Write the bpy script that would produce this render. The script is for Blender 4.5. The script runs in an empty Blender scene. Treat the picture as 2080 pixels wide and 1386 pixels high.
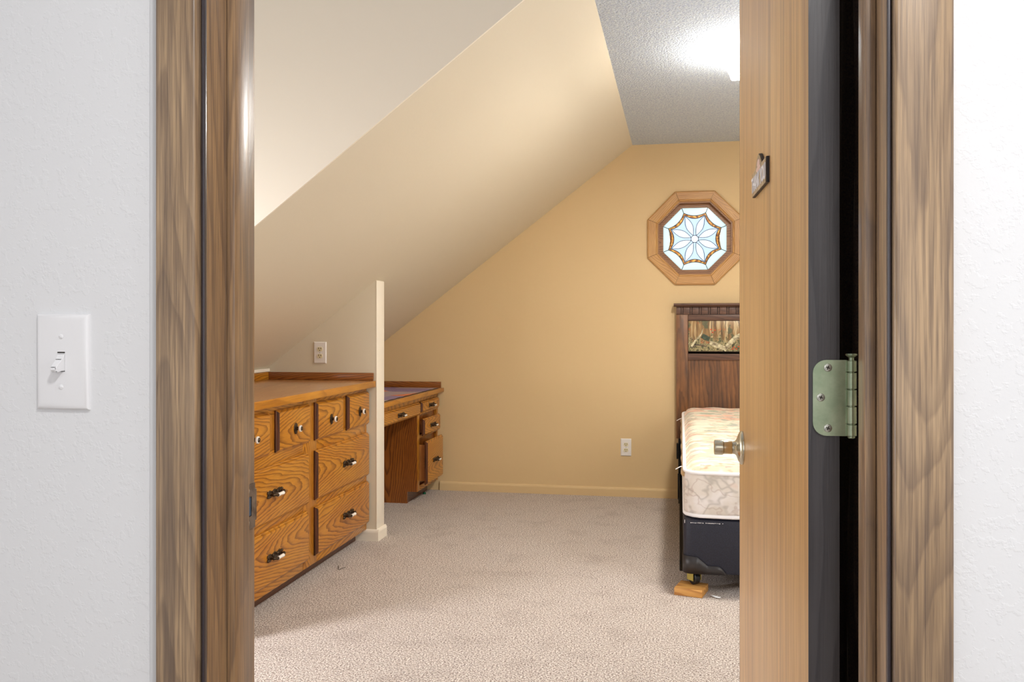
import bpy, bmesh, math, random
from mathutils import Vector, Matrix, noise
random.seed(7)
S = bpy.context.scene
COL = S.collection
R = math.radians

# ------------------------------------------------------------------ camera
CAM_H = 1.18
cd = bpy.data.cameras.new('camera'); cam = bpy.data.objects.new('camera', cd); COL.objects.link(cam)
cam.location = (0, 0, CAM_H)
cam.rotation_euler = (R(90), 0, math.atan(340/1780))
cd.sensor_fit = 'HORIZONTAL'; cd.sensor_width = 36.0
cd.lens = 36.0*1780/2080
cd.shift_y = -29/2080
cd.clip_start = 0.02
S.camera = cam

# ------------------------------------------------------------------ colour management
vs = S.view_settings
vs.view_transform = 'Standard'; vs.look = 'None'; vs.gamma = 1.0; vs.use_curve_mapping = False
vs.exposure = 0.4

def lin(c):
    return tuple((v/255/12.92 if v/255 <= .04045 else ((v/255+.055)/1.055)**2.4) for v in c) + (1,)

# ------------------------------------------------------------------ world: bright overcast sky
w = bpy.data.worlds.new('sky'); S.world = w; w.use_nodes = True
bg = w.node_tree.nodes['Background']
bg.inputs['Color'].default_value = (0.80, 0.90, 1.0, 1); bg.inputs['Strength'].default_value = 1.25

# ------------------------------------------------------------------ large lights
def area(name, loc, target, sx, sy, power, col):
    l = bpy.data.lights.new(name, 'AREA'); l.shape = 'RECTANGLE'; l.size = sx; l.size_y = sy
    l.energy = power; l.color = col
    o = bpy.data.objects.new(name, l); COL.objects.link(o); o.location = loc
    o.rotation_euler = (Vector(target)-Vector(loc)).to_track_quat('-Z', 'Y').to_euler()
    return o
# ceiling lamp of the hall, behind and above the camera
area('hall_lamp', (0.42, -0.12, 2.36), (0.42, -0.12, 0), .20, .20, 18.5, (1.0, .985, .97))
# added soft fill for the hall, behind the camera; no window stands there
area('hall_fill_light', (-0.2, -1.25, 1.5), (-0.1, 3, 1.2), 1.6, 1.6, 6, (.97, .985, 1.0))
# daylight through the dormer window
area('dormer_window_light', (-2.56, 2.10, .95), (-0.6, 3.4, 0), .30, .6, 29, (.95, .95, 1.0))
# added daylight fill, shining in at an invented window beyond the door leaf
area('side_fill_light', (1.60, 2.55, 1.45), (-1.6, 3.4, 1.2), .9, 1.1, 17, (.97, .97, 1.0))

# ================================================================== materials
MATS = {}
def new_mat(name):
    m = bpy.data.materials.new(name); m.use_nodes = True
    return m, m.node_tree, m.node_tree.nodes['Principled BSDF']
class NT:
    def __init__(s, nt): s.nt = nt
    def n(s, t, **kw):
        x = s.nt.nodes.new(t)
        for k, v in kw.items(): setattr(x, k, v)
        return x
    def l(s, a, b): s.nt.links.new(a, b)
    def math(s, op, a, b=None, c=None):
        x = s.n('ShaderNodeMath', operation=op)
        for i, v in enumerate((a, b, c)):
            if v is None: continue
            if isinstance(v, (int, float)): x.inputs[i].default_value = v
            else: s.l(v, x.inputs[i])
        return x.outputs[0]
    def comb(s, a, b, c):
        x = s.n('ShaderNodeCombineXYZ')
        for i, v in enumerate((a, b, c)):
            if isinstance(v, (int, float)): x.inputs[i].default_value = v
            else: s.l(v, x.inputs[i])
        return x.outputs[0]
    def noise(s, vec, scale, detail=2, rough=.5):
        x = s.n('ShaderNodeTexNoise'); x.inputs['Scale'].default_value = scale
        x.inputs['Detail'].default_value = detail; x.inputs['Roughness'].default_value = rough
        s.l(vec, x.inputs['Vector']); return x.outputs['Fac']
    def ramp(s, fac, stops):
        x = s.n('ShaderNodeValToRGB'); e = x.color_ramp.elements
        while len(e) > 1: e.remove(e[-1])
        e[0].position = stops[0][0]; e[0].color = stops[0][1]
        for p, c in stops[1:]:
            k = e.new(p); k.color = c
        s.l(fac, x.inputs[0]); return x.outputs['Color']
    def mix(s, fac, a, b, mode='MIX'):
        x = s.n('ShaderNodeMix', data_type='RGBA', blend_type=mode)
        for i, v in ((0, fac), (6, a), (7, b)):
            if isinstance(v, (int, float)): x.inputs[i].default_value = v
            elif isinstance(v, tuple): x.inputs[i].default_value = v
            else: s.l(v, x.inputs[i])
        return x.outputs[2]
    def bump(s, h, strength, dist, normal=None):
        x = s.n('ShaderNodeBump'); x.inputs['Strength'].default_value = strength
        x.inputs['Distance'].default_value = dist; s.l(h, x.inputs['Height'])
        return x.outputs['Normal']

def plain(name, rgb, rough=.5, metal=0.0, spec=.5, coat=0.0):
    m, nt, b = new_mat(name)
    b.inputs['Base Color'].default_value = lin(rgb); b.inputs['Roughness'].default_value = rough
    b.inputs['Metallic'].default_value = metal
    b.inputs['Specular IOR Level'].default_value = spec
    b.inputs['Coat Weight'].default_value = coat
    return m

def worn(name, rgb, rgb2, scale=30, rough=.4, metal=0.0, bump=0.0):
    m, nt, b = new_mat(name); t = NT(nt)
    co = t.n('ShaderNodeTexCoord').outputs['Object']
    f = t.noise(co, scale, 4, .6)
    t.l(t.ramp(f, [(.35, lin(rgb)), (.65, lin(rgb2))]), b.inputs['Base Color'])
    b.inputs['Roughness'].default_value = rough; b.inputs['Metallic'].default_value = metal
    if bump: t.l(t.bump(f, bump, .001), b.inputs['Normal'])
    return m

def wood(name, along, across, light, mid, dark, rings=70, k=9, warp=1.2, fibre=.5, rough=.38, d0=.02,
         contrast=1.0, coat=.0, streak=0.0, streak_col=None, wspread=.06, spec=.5):
    """cathedral oak grain: contours of a long paraboloid cut by the board, plus pore streaks"""
    m, nt, b = new_mat(name); t = NT(nt)
    co = t.n('ShaderNodeTexCoord').outputs['Object']
    sp = t.n('ShaderNodeSeparateXYZ'); t.l(co, sp.inputs[0])
    ax = {'X': 0, 'Y': 1, 'Z': 2}
    third = [a for a in 'XYZ' if a not in (along, across)][0]
    v = sp.outputs[ax[along]]; u = sp.outputs[ax[across]]; d = sp.outputs[ax[third]]
    rnd = t.n('ShaderNodeObjectInfo').outputs['Random']
    r50 = t.math('MULTIPLY', rnd, 53.0)
    # random side of the heart and random direction of the arches
    u0 = t.math('MULTIPLY', t.math('SUBTRACT', t.math('FRACT', t.math('MULTIPLY', rnd, 17.3)), .5), wspread)
    lowv = t.comb(t.math('MULTIPLY', u, 6), t.math('MULTIPLY', v, 2.2), r50)
    ln = t.noise(lowv, 1.0, 2, .5)
    uu = t.math('ADD', t.math('SUBTRACT', u, u0), t.math('MULTIPLY', t.math('SUBTRACT', ln, .5), .05))
    dd = t.math('ADD', d, d0)
    r = t.math('SQRT', t.math('ADD', t.math('MULTIPLY', uu, uu), t.math('MULTIPLY', dd, dd)))
    wv = t.comb(t.math('MULTIPLY', u, 22), t.math('MULTIPLY', v, 3.2), t.math('ADD', r50, t.math('MULTIPLY', d, 20)))
    wn = t.noise(wv, 1.0, 3, .55)
    sgn = t.math('SIGN', t.math('SUBTRACT', t.math('FRACT', t.math('MULTIPLY', rnd, 7.7)), .5))
    kv = t.math('MULTIPLY', t.math('MULTIPLY', v, k), sgn)
    ph = t.math('ADD', t.math('ADD', t.math('MULTIPLY', r, rings), kv),
                t.math('ADD', t.math('MULTIPLY', wn, warp), t.math('MULTIPLY', ln, warp*1.5)))
    fr = t.math('FRACT', ph)
    ring = t.ramp(fr, [(0, (0, 0, 0, 1)), (.45, (.12, .12, .12, 1)), (.78, (.8, .8, .8, 1)), (.9, (1, 1, 1, 1)), (.99, (0, 0, 0, 1))])
    fv = t.comb(t.math('MULTIPLY', u, 420), t.math('MULTIPLY', v, 9), t.math('ADD', t.math('MULTIPLY', d, 420), r50))
    fn = t.noise(fv, 1.0, 3, .6)
    fib = t.ramp(fn, [(.36, (0, 0, 0, 1)), (.66, (1, 1, 1, 1))])
    dirt = t.noise(t.comb(t.math('MULTIPLY', u, 9), t.math('MULTIPLY', v, 3), r50), 1.0, 4, .6)
    ringm = t.math('MULTIPLY', t.math('MULTIPLY', ring, contrast), t.math('ADD', .55, t.math('MULTIPLY', dirt, .7)))
    base = t.mix(t.ramp(dirt, [(.3, (0, 0, 0, 1)), (.7, (1, 1, 1, 1))]), lin(light), lin(mid))
    c1 = t.mix(ringm, base, lin(dark))
    c2 = t.mix(t.math('MULTIPLY', fib, fibre*.5), c1, lin(dark))
    out = c2
    if streak:
        sn = t.noise(t.comb(t.math('MULTIPLY', u, 55), t.math('MULTIPLY', v, .9), t.math('ADD', r50, 3.1)), 1.0, 4, .6)
        out = t.mix(t.math('MULTIPLY', t.ramp(sn, [(.5, (0, 0, 0, 1)), (.68, (1, 1, 1, 1))]), streak), c2, lin(streak_col))
    t.l(out, b.inputs['Base Color'])
    b.inputs['Roughness'].default_value = rough
    b.inputs['Specular IOR Level'].default_value = spec
    b.inputs['Coat Weight'].default_value = coat; b.inputs['Coat Roughness'].default_value = .2
    t.l(t.bump(t.math('ADD', ring, fib), .12, .0006), b.inputs['Normal'])
    return m

def paint(name, rgb, scale=90, strength=.25, dist=.002, rough=.75, blotch=None):
    m, nt, b = new_mat(name); t = NT(nt)
    geo = t.n('ShaderNodeNewGeometry').outputs['Position']
    f = t.noise(geo, scale, 3, .55); g = t.noise(geo, scale*.33, 2, .5)
    h = t.math('ADD', f, t.math('MULTIPLY', g, .8))
    if blotch:
        bl = t.noise(geo, 1.6, 3, .5)
        t.l(t.mix(bl, lin(rgb), lin(blotch)), b.inputs['Base Color'])
    else: b.inputs['Base Color'].default_value = lin(rgb)
    b.inputs['Roughness'].default_value = rough
    t.l(t.bump(h, strength, dist), b.inputs['Normal'])
    return m

def knockdown(name, rgb):
    m, nt, b = new_mat(name); t = NT(nt)
    geo = t.n('ShaderNodeNewGeometry').outputs['Position']
    f = t.noise(geo, 85, 3, .6)
    h = t.ramp(f, [(.52, (0, 0, 0, 1)), (.60, (1, 1, 1, 1))])
    g = t.noise(geo, 300, 2, .5)
    b.inputs['Base Color'].default_value = lin(rgb); b.inputs['Roughness'].default_value = .6
    t.l(t.bump(t.math('ADD', h, t.math('MULTIPLY', g, .3)), .2, .0011), b.inputs['Normal'])
    return m

def popcorn(name):
    m, nt, b = new_mat(name); t = NT(nt)
    geo = t.n('ShaderNodeNewGeometry').outputs['Position']
    f = t.noise(geo, 95, 4, .7)
    vo = t.n('ShaderNodeTexVoronoi'); vo.inputs['Scale'].default_value = 110; t.l(geo, vo.inputs['Vector'])
    h = t.math('ADD', f, t.math('MULTIPLY', t.math('SUBTRACT', 1.0, vo.outputs['Distance']), .5))
    t.l(t.ramp(f, [(.3, lin((196, 210, 234))), (.62, lin((238, 248, 255)))]), b.inputs['Base Color'])
    b.inputs['Roughness'].default_value = .9
    t.l(t.bump(h, 1.0, .013), b.inputs['Normal'])
    return m

def carpet(name):
    m, nt, b = new_mat(name); t = NT(nt)
    geo = t.n('ShaderNodeNewGeometry').outputs['Position']
    f = t.noise(geo, 150, 3, .8)
    g = t.noise(geo, 330, 2, .6)
    mot = t.noise(geo, 5.5, 4, .6)
    nap = t.noise(geo, 1.4, 2, .5)
    c = t.ramp(t.math('ADD', t.math('MULTIPLY', f, .65), t.math('MULTIPLY', g, .35)),
               [(.41, lin((74, 56, 46))), (.465, lin((150, 128, 112))), (.51, lin((214, 196, 182))), (.565, lin((252, 244, 236)))])
    c = t.mix(t.math('MULTIPLY', t.ramp(mot, [(.52, (0, 0, 0, 1)), (.72, (1, 1, 1, 1))]), .22), c, lin((140, 118, 102)), 'MULTIPLY')
    t.l(c, b.inputs['Base Color']); b.inputs['Roughness'].default_value = 1.0
    b.inputs['Specular IOR Level'].default_value = .1
    b.inputs['Sheen Weight'].default_value = .25
    t.l(t.bump(t.math('ADD', f, t.math('MULTIPLY', mot, .6)), .9, .008), b.inputs['Normal'])
    return m

M_hall = knockdown('hall_wall_white', (234, 235, 237))
M_hallsmooth = plain('hall_paint_smooth', (226, 227, 229), .6)
M_tan = paint('tan_wall_paint', (223, 195, 148), 120, .18, .0015, .7, (220, 191, 143))
M_cream = paint('cream_paint', (224, 214, 192), 120, .15, .0015, .65, (222, 211, 188))
M_creamwhite = paint('pale_cream_paint', (240, 230, 213), 120, .12, .001, .6)
M_pop = popcorn('popcorn_ceiling')
M_carpet = carpet('speckled_carpet')
CAS = dict(light=(194, 165, 130), mid=(168, 139, 105), dark=(92, 75, 66), rings=52, k=5.5, warp=1.7, fibre=1.25, rough=.36,
           d0=.02, contrast=.42, coat=.25, streak=.6, streak_col=(88, 74, 68), wspread=.05)
M_casz = wood('dark_oak_trim', 'Z', 'X', **CAS)
M_jambz = wood('dark_oak_jamb', 'Z', 'Y', **dict(CAS, light=(182, 148, 108), mid=(158, 124, 88)))
M_casx = wood('dark_oak_head', 'X', 'Z', **CAS)
OAK = dict(light=(210, 144, 44), mid=(194, 122, 30), dark=(112, 58, 10), rings=85, k=12, warp=1.9, fibre=.5, rough=.3,
           d0=.03, contrast=.9, coat=.3, wspread=.12)
M_oakY = wood('golden_oak_fronts', 'Y', 'Z', **OAK)
M_oakYx = wood('golden_oak_top', 'Y', 'X', **dict(OAK, light=(192, 142, 88), mid=(176, 124, 72), dark=(124, 78, 40), contrast=.6, rings=60, k=5, rough=.28))
M_nose = wood('golden_oak_nosing', 'Y', 'Z', **dict(OAK, rings=40, k=2, warp=.9, contrast=.4, fibre=.7))
M_oakZ = wood('golden_oak_upright', 'Z', 'Y', **OAK)
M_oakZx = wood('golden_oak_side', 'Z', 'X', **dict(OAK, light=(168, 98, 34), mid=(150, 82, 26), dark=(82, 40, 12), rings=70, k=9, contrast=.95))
M_oakX = wood('golden_oak_cross', 'X', 'Z', **dict(OAK, light=(172, 106, 44), mid=(152, 88, 32), dark=(92, 48, 16)))
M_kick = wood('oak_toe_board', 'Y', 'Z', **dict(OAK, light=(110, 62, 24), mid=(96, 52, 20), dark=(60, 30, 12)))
M_winoak = {}
for ax_, ac_ in (('X', 'Z'), ('Z', 'X')):
    M_winoak[ax_] = wood('window_oak_'+ax_.lower(), ax_, ac_, (214, 168, 104), (200, 150, 90), (146, 96, 52), 90, 8, 1.4, .5, .4, .02, .7)
M_sash = wood('window_sash_oak', 'X', 'Z', (176, 128, 84), (160, 112, 70), (110, 70, 42), 90, 6, 1.4, .5, .4)
M_door = wood('door_veneer', 'Z', 'X', (222, 178, 116), (210, 164, 104), (158, 114, 72), 26, .5, .9, .8, .36, .18, .35, .2, .6, (148, 108, 74), .2)
M_dooredge = wood('stained_door_edge', 'Z', 'Y', (74, 72, 74), (64, 60, 62), (44, 42, 46), 60, 2, 1, .4, .4, .02, .6)
M_head = wood('dark_walnut_headboard', 'Z', 'X', (160, 106, 60), (104, 72, 48), (60, 42, 32), 40, 2, 2.0, .5, .42, .06, .6, 0, .45, (74, 52, 44), .3)
M_headx = wood('dark_walnut_rails', 'X', 'Z', (116, 82, 64), (98, 68, 54), (60, 42, 36), 50, 4, 1.6, .5, .42, .04, .6)
M_block = wood('pine_block', 'X', 'Z', (222, 168, 92), (208, 148, 76), (170, 108, 50), 60, 5, 1, .4, .6)
M_endshade = wood('oak_end_shade', 'Z', 'X', (104, 54, 20), (88, 44, 16), (52, 26, 10), 90, 2, 1, .4, .4)
M_drawerbox = wood('drawer_box_wood', 'Z', 'Y', (196, 132, 66), (180, 116, 54), (120, 70, 30), 90, 1, 1, .4, .5)
M_bronze = worn('antique_bronze', (48, 38, 30), (104, 88, 72), 260, .35, .85)
M_porc = plain('white_porcelain', (250, 246, 240), .15, 0, .6, .5)
M_plate = plain('white_plastic', (242, 242, 244), .3)
M_plate2 = plain('white_outlet_plate', (240, 236, 232), .35)
M_ivory = plain('ivory_receptacle', (232, 222, 186), .35)
M_slot = plain('dark_slot', (40, 30, 22), .6)
M_screw = worn('steel_screw', (150, 150, 140), (200, 200, 190), 300, .3, .9)
M_hinge = worn('brass_hinge_metal', (150, 166, 138), (176, 188, 160), 40, .32, .75)
M_nickel = plain('satin_nickel', (206, 200, 180), .2, 1.0)
M_strike = worn('steel_strike', (110, 98, 92), (150, 140, 134), 60, .3, .9)
M_latchhole = plain('mortise_blue', (60, 90, 120), .4)
M_black = plain('black_steel', (26, 24, 26), .4, .4)
M_caster = plain('caster_rubber', (22, 26, 30), .4)
M_brass = plain('brass_bracket', (190, 176, 96), .3, .9)
M_guard = plain('dark_plastic_guard', (46, 42, 42), .45)
M_tapewhite = plain('white_binding', (244, 240, 238), .8)
M_lead = plain('dark_lead_came', (66, 72, 84), .4, .6)
M_paper = plain('white_paper', (236, 238, 240), .8)
M_green = plain('green_plastic', (20, 96, 66), .5)
M_twig = plain('dark_fibre', (62, 50, 40), .9)
M_sky = None

def fabric_navy():
    m, nt, b = new_mat('navy_box_spring_vinyl'); t = NT(nt)
    co = t.n('ShaderNodeTexCoord').outputs['Object']
    f = t.noise(co, 260, 3, .7)
    t.l(t.ramp(f, [(.35, lin((20, 21, 32))), (.7, lin((36, 39, 56)))]), b.inputs['Base Color'])
    b.inputs['Roughness'].default_value = .55; t.l(t.bump(f, .6, .002), b.inputs['Normal'])
    return m
M_navy = fabric_navy()
def fabric_black():
    m, nt, b = new_mat('black_blanket_cloth'); t = NT(nt)
    co = t.n('ShaderNodeTexCoord').outputs['Object']
    f = t.noise(co, 400, 3, .7)
    t.l(t.ramp(f, [(.3, lin((28, 28, 42))), (.75, lin((84, 70, 62)))]), b.inputs['Base Color'])
    b.inputs['Roughness'].default_value = .8; t.l(t.bump(f, .6, .002), b.inputs['Normal'])
    return m
M_blanket = fabric_black()

def ticking(name, base, spots, scale, squash, shadow=None):
    """floral mattress cloth: wavering brush-stroke patches of several inks on a pale ground"""
    m, nt, b = new_mat(name); t = NT(nt)
    co = t.n('ShaderNodeTexCoord').outputs['Object']
    mp = t.n('ShaderNodeMapping'); mp.inputs['Scale'].default_value = squash; t.l(co, mp.inputs[0])
    c = lin(base)
    for i, (rgb, lo, hi, amt, sc) in enumerate(spots):
        add = t.n('ShaderNodeVectorMath', operation='ADD'); t.l(mp.outputs[0], add.inputs[0]); add.inputs[1].default_value = (i*3.7, i*1.9, i*5.1)
        f = t.noise(add.outputs[0], scale*sc, 3, .55)
        if hi < lo: k = t.ramp(f, [(hi-.012, (0, 0, 0, 1)), ((lo+hi)/2, (1, 1, 1, 1)), (lo+.012, (0, 0, 0, 1))])   # line work
        else: k = t.ramp(f, [(lo, (0, 0, 0, 1)), (hi, (1, 1, 1, 1))])
        c = t.mix(t.math('MULTIPLY', k, amt), c, lin(rgb))
    t.l(c, b.inputs['Base Color']); b.inputs['Roughness'].default_value = .75
    b.inputs['Sheen Weight'].default_value = .2
    h = t.noise(mp.outputs[0], scale*.6, 2, .5)
    t.l(t.bump(h, .35, .006), b.inputs['Normal'])
    return m
M_tick = ticking('floral_mattress_top', (238, 224, 202),
                 [((240, 184, 154), .50, .56, .8, .8), ((170, 186, 156), .54, .59, .7, 1.1), ((136, 142, 136), .58, .61, .65, 1.5), ((218, 132, 100), .62, .67, .7, .9)],
                 8, (1.0, 3.0, 1))
M_tickside = ticking('damask_mattress_side', (226, 216, 204),
                     [((206, 196, 182), .48, .62, .6, .8), ((240, 234, 232), .5, .66, .6, 1.1), ((158, 148, 136), .505, .49, .5, .5), ((176, 150, 136), .565, .55, .45, .8), ((226, 196, 178), .6, .66, .5, 1.0)],
                     8, (1, 1, 1.3))
M_tickedge = ticking('tan_mattress_border', (196, 160, 106), [((160, 120, 74), .5, .6, .6, 1)], 30, (1, 1, 1))

def glass(name, tint, tr, rough_mix=.0):
    m = bpy.data.materials.new(name); m.use_nodes = True; nt = m.node_tree; t = NT(nt)
    for x in list(nt.nodes): nt.nodes.remove(x)
    out = t.n('ShaderNodeOutputMaterial')
    a = t.n('ShaderNodeBsdfTransparent'); a.inputs[0].default_value = tint
    g = t.n('ShaderNodeBsdfGlossy'); g.inputs['Roughness'].default_value = .08
    d = t.n('ShaderNodeBsdfTranslucent'); d.inputs[0].default_value = tint
    m1 = t.n('ShaderNodeMixShader'); m1.inputs[0].default_value = tr; t.l(a.outputs[0], m1.inputs[1]); t.l(d.outputs[0], m1.inputs[2])
    m2 = t.n('ShaderNodeMixShader'); m2.inputs[0].default_value = .05; t.l(m1.outputs[0], m2.inputs[1]); t.l(g.outputs[0], m2.inputs[2])
    t.l(m2.outputs[0], out.inputs[0]); return m
G_clear = glass('leaded_clear_glass', (.80, .86, .93, 1), .45)
G_bevel = glass('bevelled_rim_glass', (.90, .97, .93, 1), .5)
G_petal = glass('petal_glass', (.95, .97, .97, 1), .35)
def amber():
    m = glass('amber_streaky_glass', (.5, .26, .1, 1), .5); nt = m.node_tree; t = NT(nt)
    co = t.n('ShaderNodeNewGeometry').outputs['Position']
    c = t.ramp(t.noise(co, 55, 3, .6), [(.35, (.34, .24, .20, 1)), (.5, (.80, .46, .22, 1)), (.62, (1, .76, .36, 1))])
    for x in nt.nodes:
        if x.type in ('BSDF_TRANSPARENT', 'BSDF_TRANSLUCENT'): t.l(c, x.inputs[0])
    return m
G_amber = amber()
def emit(name, col, st):
    m, nt, b = new_mat(name)
    b.inputs['Base Color'].default_value = (.9, .9, .88, 1); b.inputs['Emission Color'].default_value = col
    b.inputs['Emission Strength'].default_value = st; b.inputs['Roughness'].default_value = .3
    return m
M_shade = emit('lit_opal_glass', (1.0, .955, .88, 1), 22.0)

# ================================================================== mesh helpers
def link(name, bm, mat, parent=None, loc=(0, 0, 0), rot=(0, 0, 0), smooth=None):
    me = bpy.data.meshes.new(name)
    bmesh.ops.recalc_face_normals(bm, faces=bm.faces[:])
    bm.to_mesh(me); bm.free()
    if smooth is not None:
        for p in me.polygons: p.use_smooth = True
        try: me.set_sharp_from_angle(angle=R(smooth))
        except Exception: pass
    if isinstance(mat, (list, tuple)):
        for q in mat: me.materials.append(q)
    elif mat: me.materials.append(mat)
    o = bpy.data.objects.new(name, me); COL.objects.link(o)
    if parent: o.parent = parent
    o.location = loc; o.rotation_euler = rot
    return o

def tag(o, label=None, cat=None, group=None, kind=None):
    if label: o['label'] = label
    if cat: o['category'] = cat
    if group: o['group'] = group
    if kind: o['kind'] = kind
    return o

def thing(name, label, cat, loc=(0, 0, 0), rot=(0, 0, 0), group=None):
    o = bpy.data.objects.new(name, None); COL.objects.link(o); o.empty_display_size = .1
    o.location = loc; o.rotation_euler = rot
    return tag(o, label, cat, group)

def bm_box(bm, x0, x1, y0, y1, z0, z1, bev=0.0, seg=2):
    vs_ = [bm.verts.new((x, y, z)) for z in (z0, z1) for y in (y0, y1) for x in (x0, x1)]
    fs = [(0, 1, 3, 2), (4, 6, 7, 5), (0, 4, 5, 1), (2, 3, 7, 6), (0, 2, 6, 4), (1, 5, 7, 3)]
    faces = [bm.faces.new([vs_[i] for i in f]) for f in fs]
    if bev:
        es = list({e for f in faces for e in f.edges})
        bmesh.ops.bevel(bm, geom=es, offset=bev, segments=seg, affect='EDGES', profile=.5)

def box(name, b, mat, parent=None, bev=0.0, seg=2, kind=None, label=None):
    """box in the parent's frame, its own origin at its centre"""
    x0, x1, y0, y1, z0, z1 = b
    c = ((x0+x1)/2, (y0+y1)/2, (z0+z1)/2)
    bm = bmesh.new()
    bm_box(bm, x0-c[0], x1-c[0], y0-c[1], y1-c[1], z0-c[2], z1-c[2], bev, seg)
    o = link(name, bm, mat, parent, c, smooth=35 if bev else None)
    return tag(o, label, kind=kind)

def prism(name, pts, axis, a0, a1, mat, parent=None, bev=0.0, kind=None, origin=None, label=None):
    """polygon pts (2-D) extruded along an axis from a0 to a1"""
    def P(p, a):
        if axis == 'Y': return Vector((p[0], a, p[1]))
        if axis == 'X': return Vector((a, p[0], p[1]))
        return Vector((p[0], p[1], a))
    c = Vector(origin) if origin else sum((P(p, (a0+a1)/2) for p in pts), Vector())/len(pts)
    bm = bmesh.new()
    A = [bm.verts.new(P(p, a0)-c) for p in pts]; B = [bm.verts.new(P(p, a1)-c) for p in pts]
    bm.faces.new(A); bm.faces.new(B[::-1])
    n = len(pts)
    for i in range(n): bm.faces.new((A[i], B[i], B[(i+1) % n], A[(i+1) % n]))
    if bev: bmesh.ops.bevel(bm, geom=bm.edges[:], offset=bev, segments=2, affect='EDGES', profile=.5)
    o = link(name, bm, mat, parent, c, smooth=30 if bev else None)
    return tag(o, label, kind=kind)

def bm_tube(bm, pts, rad, seg=10, closed=False, cap=True):
    pts = [Vector(p) for p in pts]; n = len(pts); rings = []
    rads = rad if isinstance(rad, (list, tuple)) else [rad]*n
    up = None
    for i, p in enumerate(pts):
        a = pts[i-1] if (i > 0 or closed) else p; b = pts[(i+1) % n] if (i < n-1 or closed) else p
        t = (b-a).normalized()
        if up is None:
            up = Vector((0, 0, 1)) if abs(t.z) < .9 else Vector((1, 0, 0))
        s = t.cross(up)
        if s.length < 1e-4: s = t.cross(Vector((1, 0, 0)))
        s.normalize(); q = s.cross(t).normalized(); up = q
        rings.append([bm.verts.new(p+(s*math.cos(2*math.pi*k/seg)+q*math.sin(2*math.pi*k/seg))*rads[i]) for k in range(seg)])
    m = n if closed else n-1
    for i in range(m):
        a, b = rings[i], rings[(i+1) % n]
        for k in range(seg): bm.faces.new((a[k], a[(k+1) % seg], b[(k+1) % seg], b[k]))
    if cap and not closed:
        bm.faces.new(rings[0][::-1]); bm.faces.new(rings[-1])

def bm_lathe(bm, prof, axis=Vector((1, 0, 0)), origin=Vector((0, 0, 0)), seg=24, sx=1.0, sy=1.0):
    """prof: (distance along axis, radius)"""
    axis = axis.normalized(); u = axis.orthogonal().normalized()
    if abs(axis.x) > .9: u = Vector((0, 1, 0))
    v = axis.cross(u).normalized(); rings = []
    for a, r in prof:
        rings.append([bm.verts.new(origin+axis*a+u*(r*sx*math.cos(2*math.pi*k/seg))+v*(r*sy*math.sin(2*math.pi*k/seg))) for k in range(seg)])
    for i in range(len(rings)-1):
        a, b = rings[i], rings[i+1]
        for k in range(seg): bm.faces.new((a[k], a[(k+1) % seg], b[(k+1) % seg], b[k]))
    bm.faces.new(rings[0][::-1]); bm.faces.new(rings[-1])

def copy_tree(o, parent=None):
    c = o.copy(); COL.objects.link(c)
    if parent: c.parent = parent
    for ch in list(o.children): copy_tree(ch, c)
    return c

# ================================================================== dimensions
H = 2.44
YF = 6.125                       # far wall
SX = -0.32; SL = .76             # sloped ceiling: z = H + SL*(x-SX)
def zs(x): return H+SL*(x-SX)
YC = 2.925                       # dormer cheek
YP0, YP1 = 4.60, 4.72            # short partition between dresser and desk
XL = -2.72

# ================================================================== structure
st = dict(kind='structure')
# carpet floor (room + hall)
bm = bmesh.new(); bm_box(bm, XL, 1.75, -1.5, YF+.1, -.05, 0)
link('floor', bm, M_carpet)['kind'] = 'structure'

def wall_with_holes(name, outer, holes, axis, a0, a1, mat):
    """flat wall polygon with hole polygons, given thickness"""
    def P(p, a): return (p[0], a, p[1]) if axis == 'Y' else (a, p[0], p[1])
    bm = bmesh.new()
    def loop(pts):
        v = [bm.verts.new(P(p, a0)) for p in pts]
        return [bm.edges.new((v[i], v[(i+1) % len(v)])) for i in range(len(v))]
    es = loop(outer)
    for hl in holes: es += loop(hl)
    bmesh.ops.triangle_fill(bm, edges=es, use_beauty=True, use_dissolve=False)
    r = bmesh.ops.extrude_face_region(bm, geom=bm.faces[:])
    d = (0, a1-a0, 0) if axis == 'Y' else (a1-a0, 0, 0)
    bmesh.ops.translate(bm, vec=d, verts=[g for g in r['geom'] if isinstance(g, bmesh.types.BMVert)])
    return tag(link(name, bm, mat), kind='structure')

WX, WZ = .104, 1.787            # octagon window centre
def octa(r, cx=0, cz=0, apothem=True):
    rr = r/math.cos(math.pi/8) if apothem else r
    return [(cx+rr*math.cos(math.pi/8+i*math.pi/4), cz+rr*math.sin(math.pi/8+i*math.pi/4)) for i in range(8)]

wall_with_holes('wall_far', [(XL, 0), (1.75, 0), (1.75, H), (XL, H)], [octa(.262, WX, WZ)], 'Y', YF, YF+.12, M_tan)
# door wall: hall side skin is white, room side skin cream
OX0, OX1, OZ = -.555, .222, 2.05
def door_wall(name, y0, y1, mat):
    out = [(XL, 0), (OX0, 0), (OX0, OZ), (OX1, OZ), (OX1, 0), (1.75, 0), (1.75, H), (XL, H)]
    prism(name, out, 'Y', y0, y1, mat, kind='structure')
door_wall('wall_hall', .935, .99, M_hall)
door_wall('wall_near', .9901, 1.05, M_cream)
# outer side walls
wall_with_holes('wall_right', [(1.0501, 0), (YF-.0001, 0), (YF-.0001, H), (1.0501, H)], [[(2.05, .85), (3.05, .85), (3.05, 2.05), (2.05, 2.05)]], 'X', 1.65, 1.75, M_cream)
wall_with_holes('wall_left', [(1.051, 0), (YC, 0), (YC, H), (1.051, H)], [[(1.9, .5), (2.6, .5), (2.6, 1.85), (1.9, 1.85)]], 'X', -2.5, -2.6, M_cream)
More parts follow.
